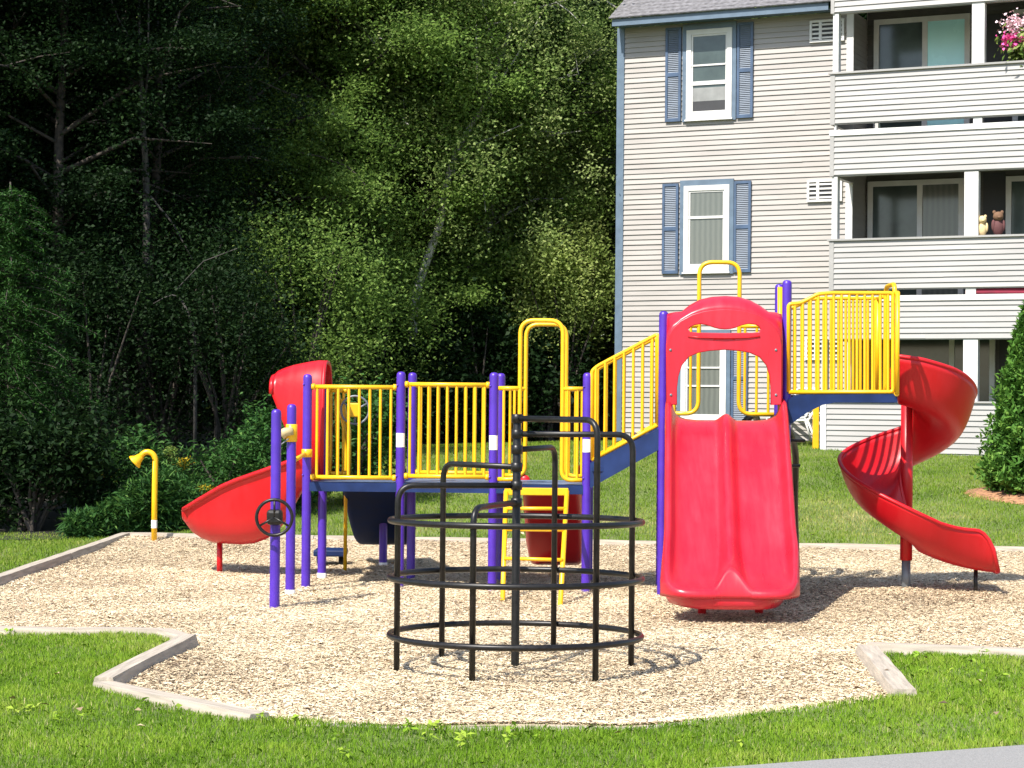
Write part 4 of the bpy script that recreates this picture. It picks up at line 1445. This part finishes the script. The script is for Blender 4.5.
for v_ in hm.vertices:
    x, z, y = v_.co
    v_.co = (x - OFF[PS.name].x, YH - y - OFF[PS.name].y, z)
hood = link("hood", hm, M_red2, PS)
back = [(667, 404), (667, 330), (667.5, 314.5), (675, 313), (682, 312.5), (690, 306), (700, 300.5), (712, 297.8), (725, 297), (738, 297.8), (750, 301.5), (759, 306.5), (767, 312.5), (774, 313.2), (780, 314.5), (780.5, 330), (780.5, 404)]
fo = hood_xz(outer, YH)
bo_ = hood_xz(back, YH + .26)
mb = MB()
rows = []
for k_ in range(6):
    t = k_ / 5
    e = math.sin(t * math.pi / 2)
    rows.append([(fo[i][0] + (bo_[i][0] - fo[i][0]) * e, YH - .005 + .26 * (1 - math.cos(t * math.pi / 2)) * .6 + .10 * t, fo[i][1] + (bo_[i][1] - fo[i][1]) * e) for i in range(len(fo))])
rows.append([(x, YH + .40, z - .02) for x, z in bo_])
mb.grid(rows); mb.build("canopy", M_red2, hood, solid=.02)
mb = MB(); mb.tube([D(688, 336.5, YH - .03), D(700, 337.5, YH - .035), D(725, 338, YH - .04), D(748, 337.5, YH - .035), D(760, 336.5, YH - .03)], .008, 8); mb.build("grab_lip", M_red, hood)
mb = MB(); mb.tube(fillet([D(713, 340.5, YH - .02), D(716, 338.6, YH - .03), D(732, 338.3, YH - .03), D(735, 340, YH - .02)], .03), .008, 8); mb.build("handle", M_red, hood)

# bolts along the hood and the slide walls
for px, py in ((670.5, 350), (671, 395), (776, 350), (776, 395)):
    mb = MB(); b_ = D(px, py, YH - .03); mb.ell(b_, (.013, .008, .013), 10, 6); mb.build("bolt_cap", M_grey, hood)
# black arch climber at the back of the high deck
mb = MB()
for dx in (0, .5):
    a = D(748, 417, 19.75); 
    mb.tube(fillet([(2.43 + dx * .5 - .15, 19.6, 1.60), (2.50 + dx * .5 - .1, 19.8, 1.70), (2.62 + dx * .62, 20.6, 1.35), (2.66 + dx * .72, 21.3, .62), (2.72 + dx * .78, 21.7, -.08)], .3, 8), .035, 10)
ac = mb.build("arch_climber", M_black, PS)
for i in range(4):
    t = .25 + i * .2
    y_ = 19.9 + 1.7 * t; z_ = 1.62 - 1.45 * t ** 1.4
    mb = MB(); mb.tube([(2.6, y_, z_), (2.98, y_, z_)], .017, 8); mb.build("rung", M_black, ac)

# the two lone front posts with steering wheel and spyglass
q1 = G(274.5, 607.7)
p1_ = post(q1.x, q1.y, zat(409, q1.y, 274))
q2 = G(290, 595)
p2_ = post(q2.x, q2.y, zat(404, q2.y, 290), sleeve=True)
wc = D(274.3, 517.5, q1.y - .13)
mb = MB(); mb.tube([(wc.x + .152 * math.cos(a), wc.y, wc.z + .152 * math.sin(a)) for a in np.linspace(0, 2 * math.pi, 32, endpoint=False)], .0145, 8, True)
for a in (R(90), R(210), R(330)):
    mb.tube([(wc.x, wc.y, wc.z), (wc.x + .15 * math.cos(a), wc.y, wc.z + .15 * math.sin(a))], .010, 8)
sw = mb.build("steering_wheel", M_black, PS)
mb = MB(); mb.box((wc.x, wc.y + .035, wc.z), (.135, .085, .135)); mb.build("hub", M_black, sw, bevel=.03)
zc_ = zat(432, q2.y, 290)
mb = MB(); mb.lathe([(PR + .001, -.09), (PR + .009, -.088), (PR + .009, .07), (PR + .001, .072)], (q2.x, q2.y, zc_), 14); mb.build("clamp", M_yellow, PS)
mb = MB()
tx = D(281, 435, q2.y - .05)
mb.tube([(q2.x + .02, q2.y - .05, zc_ + .01), (q2.x - .05, q2.y - .055, zc_), (tx.x, q2.y - .06, zc_ - .03)], [.035, .042, .05], 12)
sg = mb.build("spyglass", M_beige, PS)
mb = MB(); mb.tube([(q2.x - .02, q2.y - .07, zc_ - .06), (q2.x - .07, q2.y - .06, zc_ - .10), (q2.x - .11, q2.y - .05, zc_ - .13)], .006, 6); mb.build("strap", M_grey, sg)
zc_ = zat(453, 19.1, 305)
ax, ay = POST["a"]
mb = MB(); mb.lathe([(PR + .001, -.04), (PR + .008, -.038), (PR + .008, .036), (PR + .001, .038)], (ax, ay, zc_), 14)
mb.tube([(ax - .02, ay - .02, zc_ - .01), (q2.x + .02, q2.y + .02, zc_ - .05)], .02, 10)
mb.build("connector", M_yellow, PS)
# bolt heads on the front posts
for k_, zs_ in (("b", (ZRT, ZRB)), ("c", (ZRT, ZRB)), ("d", (ZRT, ZRB)), ("a", (ZRT, ZRB))):
    for z_ in zs_:
        x, y = POST[k_]
        mb = MB(); mb.ell((x - PR * .75, y - PR * .7, z_ + .02), (.012, .012, .012), 8, 6); mb.build("bolt_cap", M_purple, PS)

# ------------------------------------------------------------------ black helix climber
CC = G(515, 668)
cl = thing("ring_climber", (CC.x, CC.y, 0), "black tubular climber of three rings with arms stepping up round a centre pole", "climber")
TIPS = Matrix.Rotation(R(-1.0), 3, 'X')
def ringpt(a, r, z):
    p = Vector((r * math.cos(a), r * math.sin(a), 0))
    p = TIPS @ p
    return Vector((CC.x + p.x, CC.y + p.y, z + p.z))
RR = 0.845
for py in (520.8, 577.5, 634.8):
    z_ = D(515, py, CC.y).z
    mb = MB(); mb.tube([ringpt(a, RR, z_) for a in np.linspace(0, 2 * math.pi, 72, endpoint=False)], .0205, 12, True)
    mb.build("ring", M_black, cl)
ztop_ = D(515, 415.5, CC.y).z
mb = MB(); mb.lathe([(.028, -.1), (.028, ztop_ - .01), (.023, ztop_), (.001, ztop_ + .002)], (CC.x, CC.y, 0), 16); mb.build("centre_pole", M_black, cl)
arms = [(250, 502.5), (190, 485.5), (130, 467), (70, 449.5), (10, 434), (310, 418.5)]
for deg, py in arms:
    a = R(deg)
    rr_ = .80
    x, y = CC.x + rr_ * math.cos(a), CC.y + rr_ * math.sin(a)
    z_ = D(515, py, CC.y).z
    mb = MB()
    mb.tube(fillet([(x, y, -.1), (x, y, z_), (CC.x, CC.y, z_)], .115, 8), .0205, 12)
    arm = mb.build("upright", M_black, cl)
    mb = MB(); mb.lathe([(.032, -.03), (.038, -.028), (.038, .028), (.032, .03)], (CC.x, CC.y, z_), 14); mb.build("collar", M_black, arm)

# ------------------------------------------------------------------ talk tube
tb = G(154, 547)
tt = thing("talk_tube", (tb.x, tb.y, 0), "yellow talk tube bent over like a shower head at the far left", "talk tube")
zt_ = zat(449, tb.y, 147)
mb = MB()
x0 = D(155, 500, tb.y).x; x1 = D(136.5, 455, tb.y).x
cxm, rad = (x0 + x1) / 2 + .02, (x0 - x1) / 2 - .02
pts = [(tb.x, tb.y, -.1), (tb.x, tb.y, .6), (x0, tb.y, zt_ - .14)]
for a in np.linspace(0, math.pi * .86, 10):
    pts.append((x0 - rad + rad * math.cos(a), tb.y, zt_ - .14 + (.105) * math.sin(a)))
mb.tube(pts, .034, 14)
mb.build("pipe", M_yellow, tt)
e0, e1 = Vector(pts[-2]), Vector(pts[-1])
dd = (e1 - e0).normalized()
dd = Vector((-.75, 0, -.66))
mb = MB(); mb.tube([e1 - dd * .02, e1 + dd * .05, e1 + dd * .085, e1 + dd * .10], [.036, .055, .085, .088], 16, cap=False); mb.build("horn", M_yellow, tt, solid=.008)
mb = MB(); mb.lathe([(.036, zat(528, tb.y, 155)), (.036, zat(520, tb.y, 155))], (tb.x, tb.y, 0), 14); mb.build("sticker", M_white, tt)

# ------------------------------------------------------------------ trees and plants
def crown_points(rng, H, base, rad, nl, per, flat=0.6, sub=3, spread=0.30, shape=None):
    """limbs leave the trunk, carry side branches, and leaf clumps gather along them"""
    limbs, P = [], []
    for i in range(nl):
        f_ = (i + rng.uniform(0, 1)) / nl
        h = base + (H - base) * f_ ** 0.9
        a = i * 2.4 + rng.normal(0, .35)
        sh = (shape(f_) if shape else (0.55 + 0.9 * math.sin(math.pi * min(1, f_ * .85 + .12))) / 1.4)
        ln = rad * sh * rng.uniform(.75, 1.15)
        up = rng.uniform(.15, .65) * ln * (0.4 + f_)
        p0 = Vector((0, 0, h * .92))
        d = Vector((math.cos(a) * ln, math.sin(a) * ln, up))
        pm = p0 + d * .5 + Vector((0, 0, .12 * ln))
        p1 = p0 + d
        limbs.append([p0, pm, p1])
        for s_ in range(sub + 2):
            t = rng.uniform(.35, 1.0)
            q = p0 + d * t + Vector((0, 0, .1 * ln * math.sin(t * math.pi)))
            side = Vector(rng.normal(0, 1, 3)) * ln * .20
            side.z *= flat
            c = q + side
            if s_ < 2:
                limbs.append([q, q.lerp(c, .5) + Vector((0, 0, .04)), c])
            n = int(per * rng.uniform(.5, 1.5))
            g = rng.normal(0, 1, (n, 3)) * np.array([spread, spread, spread * flat]) * rng.uniform(.7, 1.5)
            P.append(np.array(c) + g)
    return limbs, np.concatenate(P)

def trunk_mb(mb, path, r0, limbs, seg=9):
    n = len(path)
    mb.tube(path, [r0 * (1 - .82 * i / (n - 1)) for i in range(n)], seg)
    for l in limbs:
        ln = (l[2] - l[0]).length
        mb.tube(l, [max(.012, .028 * ln * .6), max(.009, .018 * ln * .6), .006], 5, cap=False)

PROTO = {}
def tree_proto(key, seed, H, base, rad, nl, per, L, W, flat=.6, spread=.3, r0=.16, bend=.3, up=.6):
    rg = np.random.default_rng(seed)
    limbs, P = crown_points(rg, H, base, rad, nl, per, flat, 3, spread)
    path = [Vector((bend * math.sin(i * .9 + seed) * i / 8, bend * math.cos(i * .7 + seed) * i / 8 - 0, H * .97 * i / 8)) for i in range(9)]
    # follow the trunk's bend with the limbs and leaves
    def off(z):
        f_ = max(0, min(8, z / (H * .97) * 8)); i = min(7, int(f_)); t = f_ - i
        q = path[i].lerp(path[i + 1], t); return Vector((q.x, q.y, 0))
    limbs = [[p + off(p.z) for p in l] for l in limbs]
    P = P + np.array([np.interp(P[:, 2], [q.z for q in path], [q.x for q in path]), np.interp(P[:, 2], [q.z for q in path], [q.y for q in path]), np.zeros(len(P))]).T
    V = leaf_quads(rg, P, L, W, up, .3)
    # clump-wise tint so leaves vary in patches
    cl_ = 0.5 + .5 * np.sin(P[:, 0] * 2.3 + np.sin(P[:, 2] * 1.9) * 2) * np.sin(P[:, 1] * 2.1 + P[:, 2] * 1.3)
    tv = np.clip(.2 + .45 * cl_ + rg.normal(0, .18, len(P)), 0, 1)
    cm = mesh_np(key + "_crown", V, 4, tv)
    mb = MB(); trunk_mb(mb, path, r0, limbs)
    tm = bpy.data.meshes.new(key + "_trunk")
    tm.from_pydata([tuple(p) for p in mb.v], [], mb.f)
    tm.polygons.foreach_set("use_smooth", mb.sm)
    PROTO[key] = (cm, tm)

tree_proto("a", 11, 12.5, 2.2, 2.9, 40, 400, .09, .055, .55, .29)
tree_proto("b", 23, 11.0, 1.6, 2.6, 38, 400, .085, .052, .6, .28)
tree_proto("c", 37, 13.5, 3.2, 3.1, 42, 400, .095, .058, .5, .30)
tree_proto("birch", 51, 12.5, 3.4, 2.2, 46, 330, .07, .045, .8, .28, r0=.11, bend=.5)

CACHE = {}
def mesh_mat(me, mat):
    k_ = (me.name, mat.name)
    if k_ not in CACHE:
        m_ = me.copy(); m_.materials.clear(); m_.materials.append(mat); CACHE[k_] = m_
    return CACHE[k_]

def tree(name, key, x, y, leaf, bark, label, group=None, sc=1.0, rz=0.0, lean=(0, 0), zs=1.0, cat="tree"):
    z = float(terr(x, y)) - .05
    o = thing(name, (x, y, z), label, cat, group)
    o.rotation_euler = (lean[0], lean[1], rz)
    o.scale = (sc, sc, sc * zs)
    c = bpy.data.objects.new("crown", mesh_mat(PROTO[key][0], leaf)); COL.objects.link(c); c.parent = o
    t_ = bpy.data.objects.new("trunk", mesh_mat(PROTO[key][1], bark)); COL.objects.link(t_); t_.parent = o
    return o

def at(px, Y): return (D(px, 400, Y).x, Y)
GW = "trees along the wood's front edge"
tree("birch_tree", "birch", *at(462, 38.6), M_leafbirch, M_birch, "leafy birch directly behind the leaning bare trunk", GW, 1.0, 0.6, (0, R(7)))
tree("birch_tree", "birch", *at(375, 38.2), M_leafbirch, M_birch, "leafy birch directly behind the thin straight white trunk", GW, 1.05, 2.4, (0, R(-1)))
tree("birch_tree", "birch", *at(528, 40.2), M_leafbirch, M_birch, "birch with fine light leaves between the leaning birch and the building", GW, 1.0, 4.1, (0, R(2)))
tree("leafy_tree", "b", *at(585, 43.0), M_leaflight, M_bark, "bright green leafy tree rising beside the building corner", GW, 1.0, 1.1)
tree("leafy_tree", "a", *at(420, 40.5), M_leafmid, M_bark, "mid green tree filling the gap between the two front birches", GW, .95, 3.0)
tree("leafy_tree", "c", *at(300, 38.5), M_leafmid, M_bark, "mid green tall tree above the left red slide's hood", GW, .9, 5.2)
tree("leafy_tree", "b", *at(505, 41.0), M_leafmid, M_bark, "mid green tree behind the leaning birch and the yellow loops", GW, 1.0, 2.2)
tree("leafy_tree", "a", *at(245, 36.5), M_leafmid, M_bark, "mid green spreading tree above the purple posts and undergrowth", GW, .85, .3)
tree("dead_tree", "birch", *at(143, 33.0), M_leafshade, M_bark, "dark bushy tree directly behind the thin dead trunk", GW, .95, 1.9, (0, R(1)))
tree("leafy_tree", "c", *at(60, 31.5), M_leafshade, M_bark, "dark tree with a forked grey trunk at the top left corner", GW, .8, 4.0)
tree("leafy_tree", "b", *at(120, 36.5), M_leafshade, M_bark, "dark dense tree between the pale thin trunk and the forked one", GW, 1.0, 2.7)
tree("leafy_tree", "b", *at(-20, 33.0), M_leafshade, M_bark, "dark tree cut by the left edge of the picture, behind the drooping conifer", GW, 1.0, 5.9)
rnd = random.Random(5)
for i in range(16):
    px = -120 + i * 52 + rnd.uniform(-15, 15)
    Y_ = 43.5 + (i % 3) * 2.2 + rnd.uniform(-.6, .6)
    x, y = at(px, Y_)
    tree("forest_tree", "abc"[i % 3], x, y, M_leafshade if px < 240 else M_leaflight, M_bark,
         "dim leafy tree deep in the wood, mostly hidden behind the front trees", "trees deep in the wood", rnd.uniform(1.0, 1.15), rnd.uniform(0, 6.28))

# far wood: one mass of leaves closing the view
rg = np.random.default_rng(99)
N = 150000
X = rg.uniform(-26, 16, N); Yv = rg.uniform(49, 60, N); Zv = 1.5 + rg.uniform(0, 1, N) * (13.5 + 2.5 * np.sin(X * .7) + 1.5 * np.sin(X * 1.9 + 1))
P = np.stack([X, Yv, Zv], 1) + rg.normal(0, .3, (N, 3))
setting(link("far_wood", mesh_np("far_wood", leaf_quads(rg, P, .42, .30, .4), 4, rg.uniform(0, 1, N)), M_leafshade), "stuff")

# hanging leaf curtains low in the wood edge: understorey bushes, each a thing
def bush(name, px, Y, zc, rad, n, L, W, mat, label, cat="bush", group=None, seed=1, nclump=26, up=.5, stem=True):
    rg = np.random.default_rng(seed)
    x, y = at(px, Y)
    z = float(terr(x, y))
    o = thing(name, (x, y, z), label, cat, group)
    C_ = rg.normal(0, 1, (nclump, 3)); C_ /= np.linalg.norm(C_, axis=1)[:, None]
    C_ *= rg.uniform(.35, 1.0, nclump)[:, None] ** .5
    C_ = C_ * np.array(rad) + np.array([0, 0, zc])
    i_ = rg.integers(0, nclump, n)
    P = C_[i_] + rg.normal(0, 1, (n, 3)) * np.array(rad) * .20
    P = P[P[:, 2] > .05]
    tint = np.clip(rg.uniform(0, .55, nclump)[i_[:len(P)]] + rg.uniform(0, .45, len(P)), 0, 1)
    link("crown", mesh_np("crown", leaf_quads(rg, P, L, W, up), 4, tint), mat, o)
    mb = MB()
    for c in C_[:14]:
        c = Vector(c)
        mb.tube([(rg.normal(0, .06), rg.normal(0, .06), -.05), (c.x * .35, c.y * .35, c.z * .55), tuple(c)], [.035, .022, .008], 6, cap=False)
    mb2 = MB(); mb2.v, mb2.f, mb2.sm = mb.v, mb.f, mb.sm
    me = bpy.data.meshes.new("trunk"); me.from_pydata([tuple(p) for p in mb.v], [], mb.f); me.polygons.foreach_set("use_smooth", mb.sm)
    link("trunk", me, M_bark, o)
    return o

bush("small_tree", 567, 37.4, 2.95, (.92, .62, 1.2), 11000, .085, .055, M_leafpale, "small light green tree at the foot of the wood, against the building corner", "tree", None, 71, 34)
UG = "shrubs under the trees"
bush("shrub", 352, 27.2, .95, (.85, .6, .75), 5200, .085, .05, M_weed, "green shrub behind the left railing and the driver's wheel", "shrub", UG, 72)
bush("shrub", 285, 26.6, .75, (.7, .5, .65), 5200, .09, .035, M_weed, "green shrub behind the purple posts, above the red slide", "shrub", UG, 73)
bush("shrub", 225, 26.3, .55, (.8, .5, .5), 5200, .09, .03, M_weed, "low leafy shrub between the talk tube and the red slide", "shrub", UG, 74)
bush("shrub", 130, 25.9, .6, (.7, .45, .55), 4200, .10, .03, M_weed, "dark low shrub left of the talk tube", "shrub", UG, 75)
bush("shrub", 410, 36.5, 1.0, (1.1, .8, 1.0), 6000, .12, .08, M_leafshade, "dark shrub in the shade behind the middle railing", "shrub", UG, 76)
bush("shrub", 480, 37.0, 1.2, (1.0, .8, 1.2), 6000, .12, .08, M_leafshade, "dark shrub in the shade between the middle railing and the loops", "shrub", UG, 77)
bush("shrub", 548, 37.4, 1.0, (1.0, .8, 1.0), 6000, .12, .08, M_leafshade, "dark shrub seen through the tall yellow loops", "shrub", UG, 78)
bush("shrub", 30, 24.9, .8, (1.1, .5, .7), 7000, .10, .05, M_leafshade, "very dark shrub beneath the drooping conifer at the left", "shrub", UG, 79)

# weeds and ferns along the wood edge
rg = np.random.default_rng(17)
n = 9000
X = rg.uniform(-5.3, -2.2, n)
ye = np.interp(X, [-60, -5.6, -3.1, -2.2, 2.0], [17.0, 23.6, 26.2, 34.6, 36.8])
Yv = ye + np.abs(rg.normal(0, .45, n)) + .12
Zb = terr(X, Yv)
Hh = .25 + .55 * (0.5 + .5 * np.sin(X * 4.1 + 1)) * rg.uniform(.3, 1, n)
f_ = rg.uniform(.05, 1, (n, 6))
P = np.stack([np.repeat(X[:, None], 6, 1) + rg.normal(0, .06, (n, 6)), np.repeat(Yv[:, None], 6, 1) + rg.normal(0, .06, (n, 6)), Zb[:, None] + Hh[:, None] * f_], 2).reshape(-1, 3)
setting(link("undergrowth", mesh_np("undergrowth", leaf_quads(rg, P, .13, .028, .3), 4, np.clip(rg.normal(.45, .25, len(P)), 0, 1)), M_weed), "stuff")
# flowering goldenrod stems
for i, (px, pyt, Y_, lab) in enumerate(((173, 447, 25.6, "goldenrod with a pale flower head just right of the talk tube"), (186, 458, 25.9, "goldenrod with a yellow flower head standing right of the taller pale one"), (112, 470, 25.7, "goldenrod in flower at the left of the talk tube"), (206, 486, 25.6, "short goldenrod between the talk tube and the red slide"))):
    x, y = at(px, Y_)
    z = float(terr(x, y)); zt_ = D(px, pyt, Y_).z
    o = thing("goldenrod", (x, y, z), lab, "plant", "goldenrod in the undergrowth")
    mb = MB(); mb.tube([(x, y, z), (x + .02, y, (z + zt_) / 2), (x - .02, y, zt_)], [.008, .006, .003], 5); mb.build("stem", M_leafmid, o)
    k_ = rg.uniform(0, 1, 260)
    P = np.stack([x + rg.normal(0, .06, 260), y + rg.normal(0, .06, 260), z + (zt_ - z) * k_], 1)
    leaf_obj("leaves", P, .11, .022, M_weed, o, seed=i)
    P = np.stack([x - .02 + rg.normal(0, .05, 200), y + rg.normal(0, .04, 200), zt_ - np.abs(rg.normal(0, .08, 200))], 1)
    leaf_obj("blossoms", P, .04, .02, M_goldenrod if i != 0 else M_leaflight, o, seed=i + 9)

# drooping conifer at the left
def conifer(px, Y, ztop, rad, label, seed):
    rg = np.random.default_rng(seed)
    x, y = at(px, Y); z = float(terr(x, y))
    o = thing("conifer", (x, y, z), label, "tree")
    H = ztop - z
    mb = MB(); mb.tube([(0, 0, -.1), (0.03, 0, H * .5), (0, 0, H)], [.10, .06, .01], 8)
    Ps, nb = [], 190
    for i in range(nb):
        f_ = i / nb
        h = .35 + (H - .45) * f_
        a = i * 2.39996 + rg.normal(0, .2)
        ln = rad * (1 - f_) ** .42 * rg.uniform(.45, 1.15) + .08
        pts = []
        for s_ in np.linspace(0, 1, 6):
            pts.append(Vector((math.cos(a) * ln * s_, math.sin(a) * ln * s_, h + .22 * ln * s_ - .40 * ln * s_ * s_)))
        mb.tube(pts, [.014, .011, .009, .007, .005, .003], 4, cap=False)
        n_ = int(360 * ln / rad + 60)
        s_ = rg.uniform(.12, 1, n_)
        spread = .20 * ln * (1.15 - s_)
        side = rg.normal(0, 1, n_) * spread
        Ps.append(np.stack([math.cos(a) * ln * s_ - math.sin(a) * side, math.sin(a) * ln * s_ + math.cos(a) * side, h + .22 * ln * s_ - .40 * ln * s_ ** 2 + rg.normal(0, .025, n_) - np.abs(side) * .25], 1))
    P = np.concatenate(Ps)
    link("crown", mesh_np("crown", leaf_quads(rg, P, .075, .018, .7, .4), 4, np.clip(rg.normal(.5, .25, len(P)), 0, 1)), M_needle, o)
    me = bpy.data.meshes.new("trunk"); me.from_pydata([tuple(p) for p in mb.v], [], mb.f); me.polygons.foreach_set("use_smooth", mb.sm)
    link("trunk", me, M_bark, o)
conifer(8, 26.0, zat(182, 26.0, 20), 1.45, "drooping green conifer at the left edge, in front of the dark wood", 5)

# clipped arborvitae at the right with its ring of bark mulch
ax_, ay_ = D(1036, 480, 27.6).x, 27.6
az = float(terr(ax_, ay_))
av = thing("arborvitae", (ax_, ay_, az), "conical bright green evergreen on the lawn at the right edge", "tree")
rg = np.random.default_rng(31)
n = 26000
f_ = rg.uniform(0, 1, n) ** 1.35
H = zat(296, 27.6, 1024) - az
a = rg.uniform(0, 2 * np.pi, n)
lump = 1 + .16 * np.sin(a * 5 + f_ * 23) + .10 * np.sin(a * 11 - f_ * 41)
rr_ = .72 * np.clip(1.02 - f_, 0, 1) ** .72 * np.clip(.72 + f_ * 4, 0, 1) * lump * rg.uniform(.62, 1.04, n)
P = np.stack([rr_ * np.cos(a), rr_ * np.sin(a), .06 + f_ * H], 1)
tv = np.clip(.25 + .5 * (lump - .74) / .52 + rg.normal(0, .18, n), 0, 1)
V = leaf_quads(rg, P, .11, .045, .2, -1.2)
link("crown", mesh_np("crown", V, 4, tv), M_arbor, av)
mb = MB(); mb.tube([(0, 0, -.1), (0, 0, H * .5), (0, 0, H * .96)], [.06, .04, .008], 8)
me = bpy.data.meshes.new("trunk"); me.from_pydata([tuple(p) for p in mb.v], [], mb.f); link("trunk", me, M_bark, av)
mb = MB()
rows = []
for i in range(7):
    r_ = .001 + i * .155
    rows.append([(ax_ + r_ * math.cos(a_) * (1 + .06 * math.sin(a_ * 3)), ay_ + r_ * 1.15 * math.sin(a_), float(terr(ax_ + r_ * math.cos(a_), ay_ + r_ * 1.15 * math.sin(a_))) + .075 * (1 - (i / 6) ** 3) + .004) for a_ in np.linspace(0, 2 * math.pi, 36, endpoint=False)])
mb.grid(rows, True, True)
setting(mb.build("bark_mulch", M_needlemulch), "stuff")

# dark understorey that hides the trunk feet, and the tall trees that close the wood on the left
UD = "saplings under the trees"
for i, (px, Y_, zc, rr, lab) in enumerate(((95, 29.5, 2.0, 1.25, "dark leafy sapling behind the talk tube, right of the drooping conifer"), (165, 31.0, 2.3, 1.35, "dark leafy sapling above the goldenrod, right of the talk tube"), (228, 30.2, 1.9, 1.25, "dark leafy sapling left of the red slide's hood"), (300, 32.0, 2.2, 1.4, "mid green sapling right behind the red slide's hood"), (375, 36.0, 1.9, 1.3, "mid green sapling above the left end of the middle railing"), (450, 38.6, 2.2, 1.6, "mid green sapling above the middle railing's right half"))):
    bush("sapling", px, Y_, zc, (rr, .9, zc * .8), 11000, .075, .042, M_leafshade if px < 290 else M_leafmid, lab, "tree", UD, 200 + i, 40)
for i, (x, y, key, sc) in enumerate(((-13.2, 28.5, "b", 1.15), (-11.4, 31.0, "c", 1.0), (-12.5, 34.5, "a", 1.05), (-10.6, 29.2, "b", .9))):
    tree("side_tree", key, x, y, M_leafshade, M_bark, "tall leafy tree beyond the left edge of the picture, closing the wood", "trees closing the wood on the left", sc, i * 1.3)

# trees whose pale trunks can be followed through the leaves
def traced_tree(name, pts, Y_, r0, limbs, label, leaf, bark, n, crown_r, seed, group=None):
    W = [D(px, py, Y_) + Vector((0, .12 * math.sin(i * 1.3), 0)) for i, (px, py) in enumerate(pts)]
    base = W[0].copy(); base.z = float(terr(base.x, base.y)) - .1
    o = thing(name, base, label, "tree", group)
    mb = MB()
    P_ = [base] + W
    mb.tube(fillet(P_, .4, 3), r0 if False else [r0 * (1 - .72 * i / (len(fillet(P_, .4, 3)) - 1)) for i in range(len(fillet(P_, .4, 3)))], 9)
    ends = [W[-1], W[-2].lerp(W[-1], .5)]
    for lp in limbs:
        L_ = [D(px, py, Y_) + Vector((0, -.15 * i, 0)) for i, (px, py) in enumerate(lp)]
        mb.tube(L_, [max(.008, r0 * .32 * (1 - .75 * i / (len(L_) - 1))) for i in range(len(L_))], 6, cap=False)
        ends += [L_[-1], L_[-2].lerp(L_[-1], .5)]
    mb.build("trunk", bark, o)
    rg = np.random.default_rng(seed)
    cl_ = np.array([tuple(ends[i % len(ends)]) for i in range(60)]) + rg.normal(0, 1, (60, 3)) * np.array([crown_r, crown_r * .8, crown_r * .7])
    i_ = rg.integers(0, 60, n)
    Q = cl_[i_] + rg.normal(0, .22, (n, 3))
    leaf_obj("crown", Q, .075, .05, leaf, o, seed=seed, tint=np.clip(rg.uniform(0, .6, 60)[i_] + rg.uniform(0, .4, n), 0, 1))
traced_tree("birch_tree", [(413, 300), (427, 258), (441, 222), (447, 180), (460, 143), (484, 105), (500, 62), (511, 25), (520, -20), (526, -70)], 36.9, .09,
    [[(447, 180), (470, 148), (522, 127)], [(450, 172), (470, 178), (484, 195), (486, 214)], [(484, 105), (515, 60), (540, 20)], [(500, 62), (486, 20), (478, -20)]],
    "leaning pale trunked birch whose bare trunk shows above the yellow loops", M_leafbirch, M_birch, 9000, .9, 301, GW)
traced_tree("birch_tree", [(352, 330), (358, 250), (366, 140), (371, 90), (376, 45), (380, 0), (383, -60)], 37.9, .075,
    [[(371, 90), (350, 60), (322, 40)], [(376, 45), (395, 10), (420, -20)]],
    "thin straight birch with a white upper trunk, left of the leaning birch", M_leafbirch, M_birch, 8000, .9, 302, GW)
traced_tree("dead_tree", [(146, 330), (145, 230), (146, 175), (143, 120), (142, 60), (139, 20), (136, -40)], 31.6, .075,
    [[(143, 120), (150, 70), (152, 10), (154, -20)], [(145, 190), (175, 225), (196, 262)], [(142, 60), (120, 20), (110, -10)]],
    "thin grey dead trunk with bare branches among the dark trees above the talk tube", M_leafshade, M_greybark, 2500, .8, 303, GW)
traced_tree("dead_tree", [(196, 330), (176, 290), (150, 305)], 29.6, .03, [[(176, 290), (205, 262), (240, 250)]],
    "broken bare branch leaning in the dark between the talk tube and the red hood", M_leafshade, M_greybark, 400, .4, 304, GW)
# a few fallen leaves on the chips and the grass
rg = np.random.default_rng(77)
X, Y = rg.uniform(-4.4, 6, 420), rg.uniform(10, 24.5, 420)
k = np.abs(X) < .27 * Y
X, Y = X[k], Y[k]
Z = np.where(inside(X, Y, PIT), mulch_z(X, Y) + .022, terr(X, Y) + .05)
setting(link("fallen_leaves", mesh_np("fallen_leaves", leaf_quads(rg, np.stack([X, Y, Z], 1), .055, .035, 3.0), 4, rg.uniform(0, .35, len(X))), M_chips), "stuff")

for px, Y_, key, sc, rz, leaf, lab in ((335, 37.2, "b", .95, 1.2, M_leafmid, "low branched green tree above the left deck's right end"), (432, 38.0, "a", .95, 2.9, M_leafmid, "low branched green tree above the middle railing"), (492, 39.0, "b", 1.0, 4.7, M_leafmid, "low branched green tree left of the small pale corner tree")):
    tree("leafy_tree", key, *at(px, Y_), leaf, M_bark, lab, GW, sc, rz)
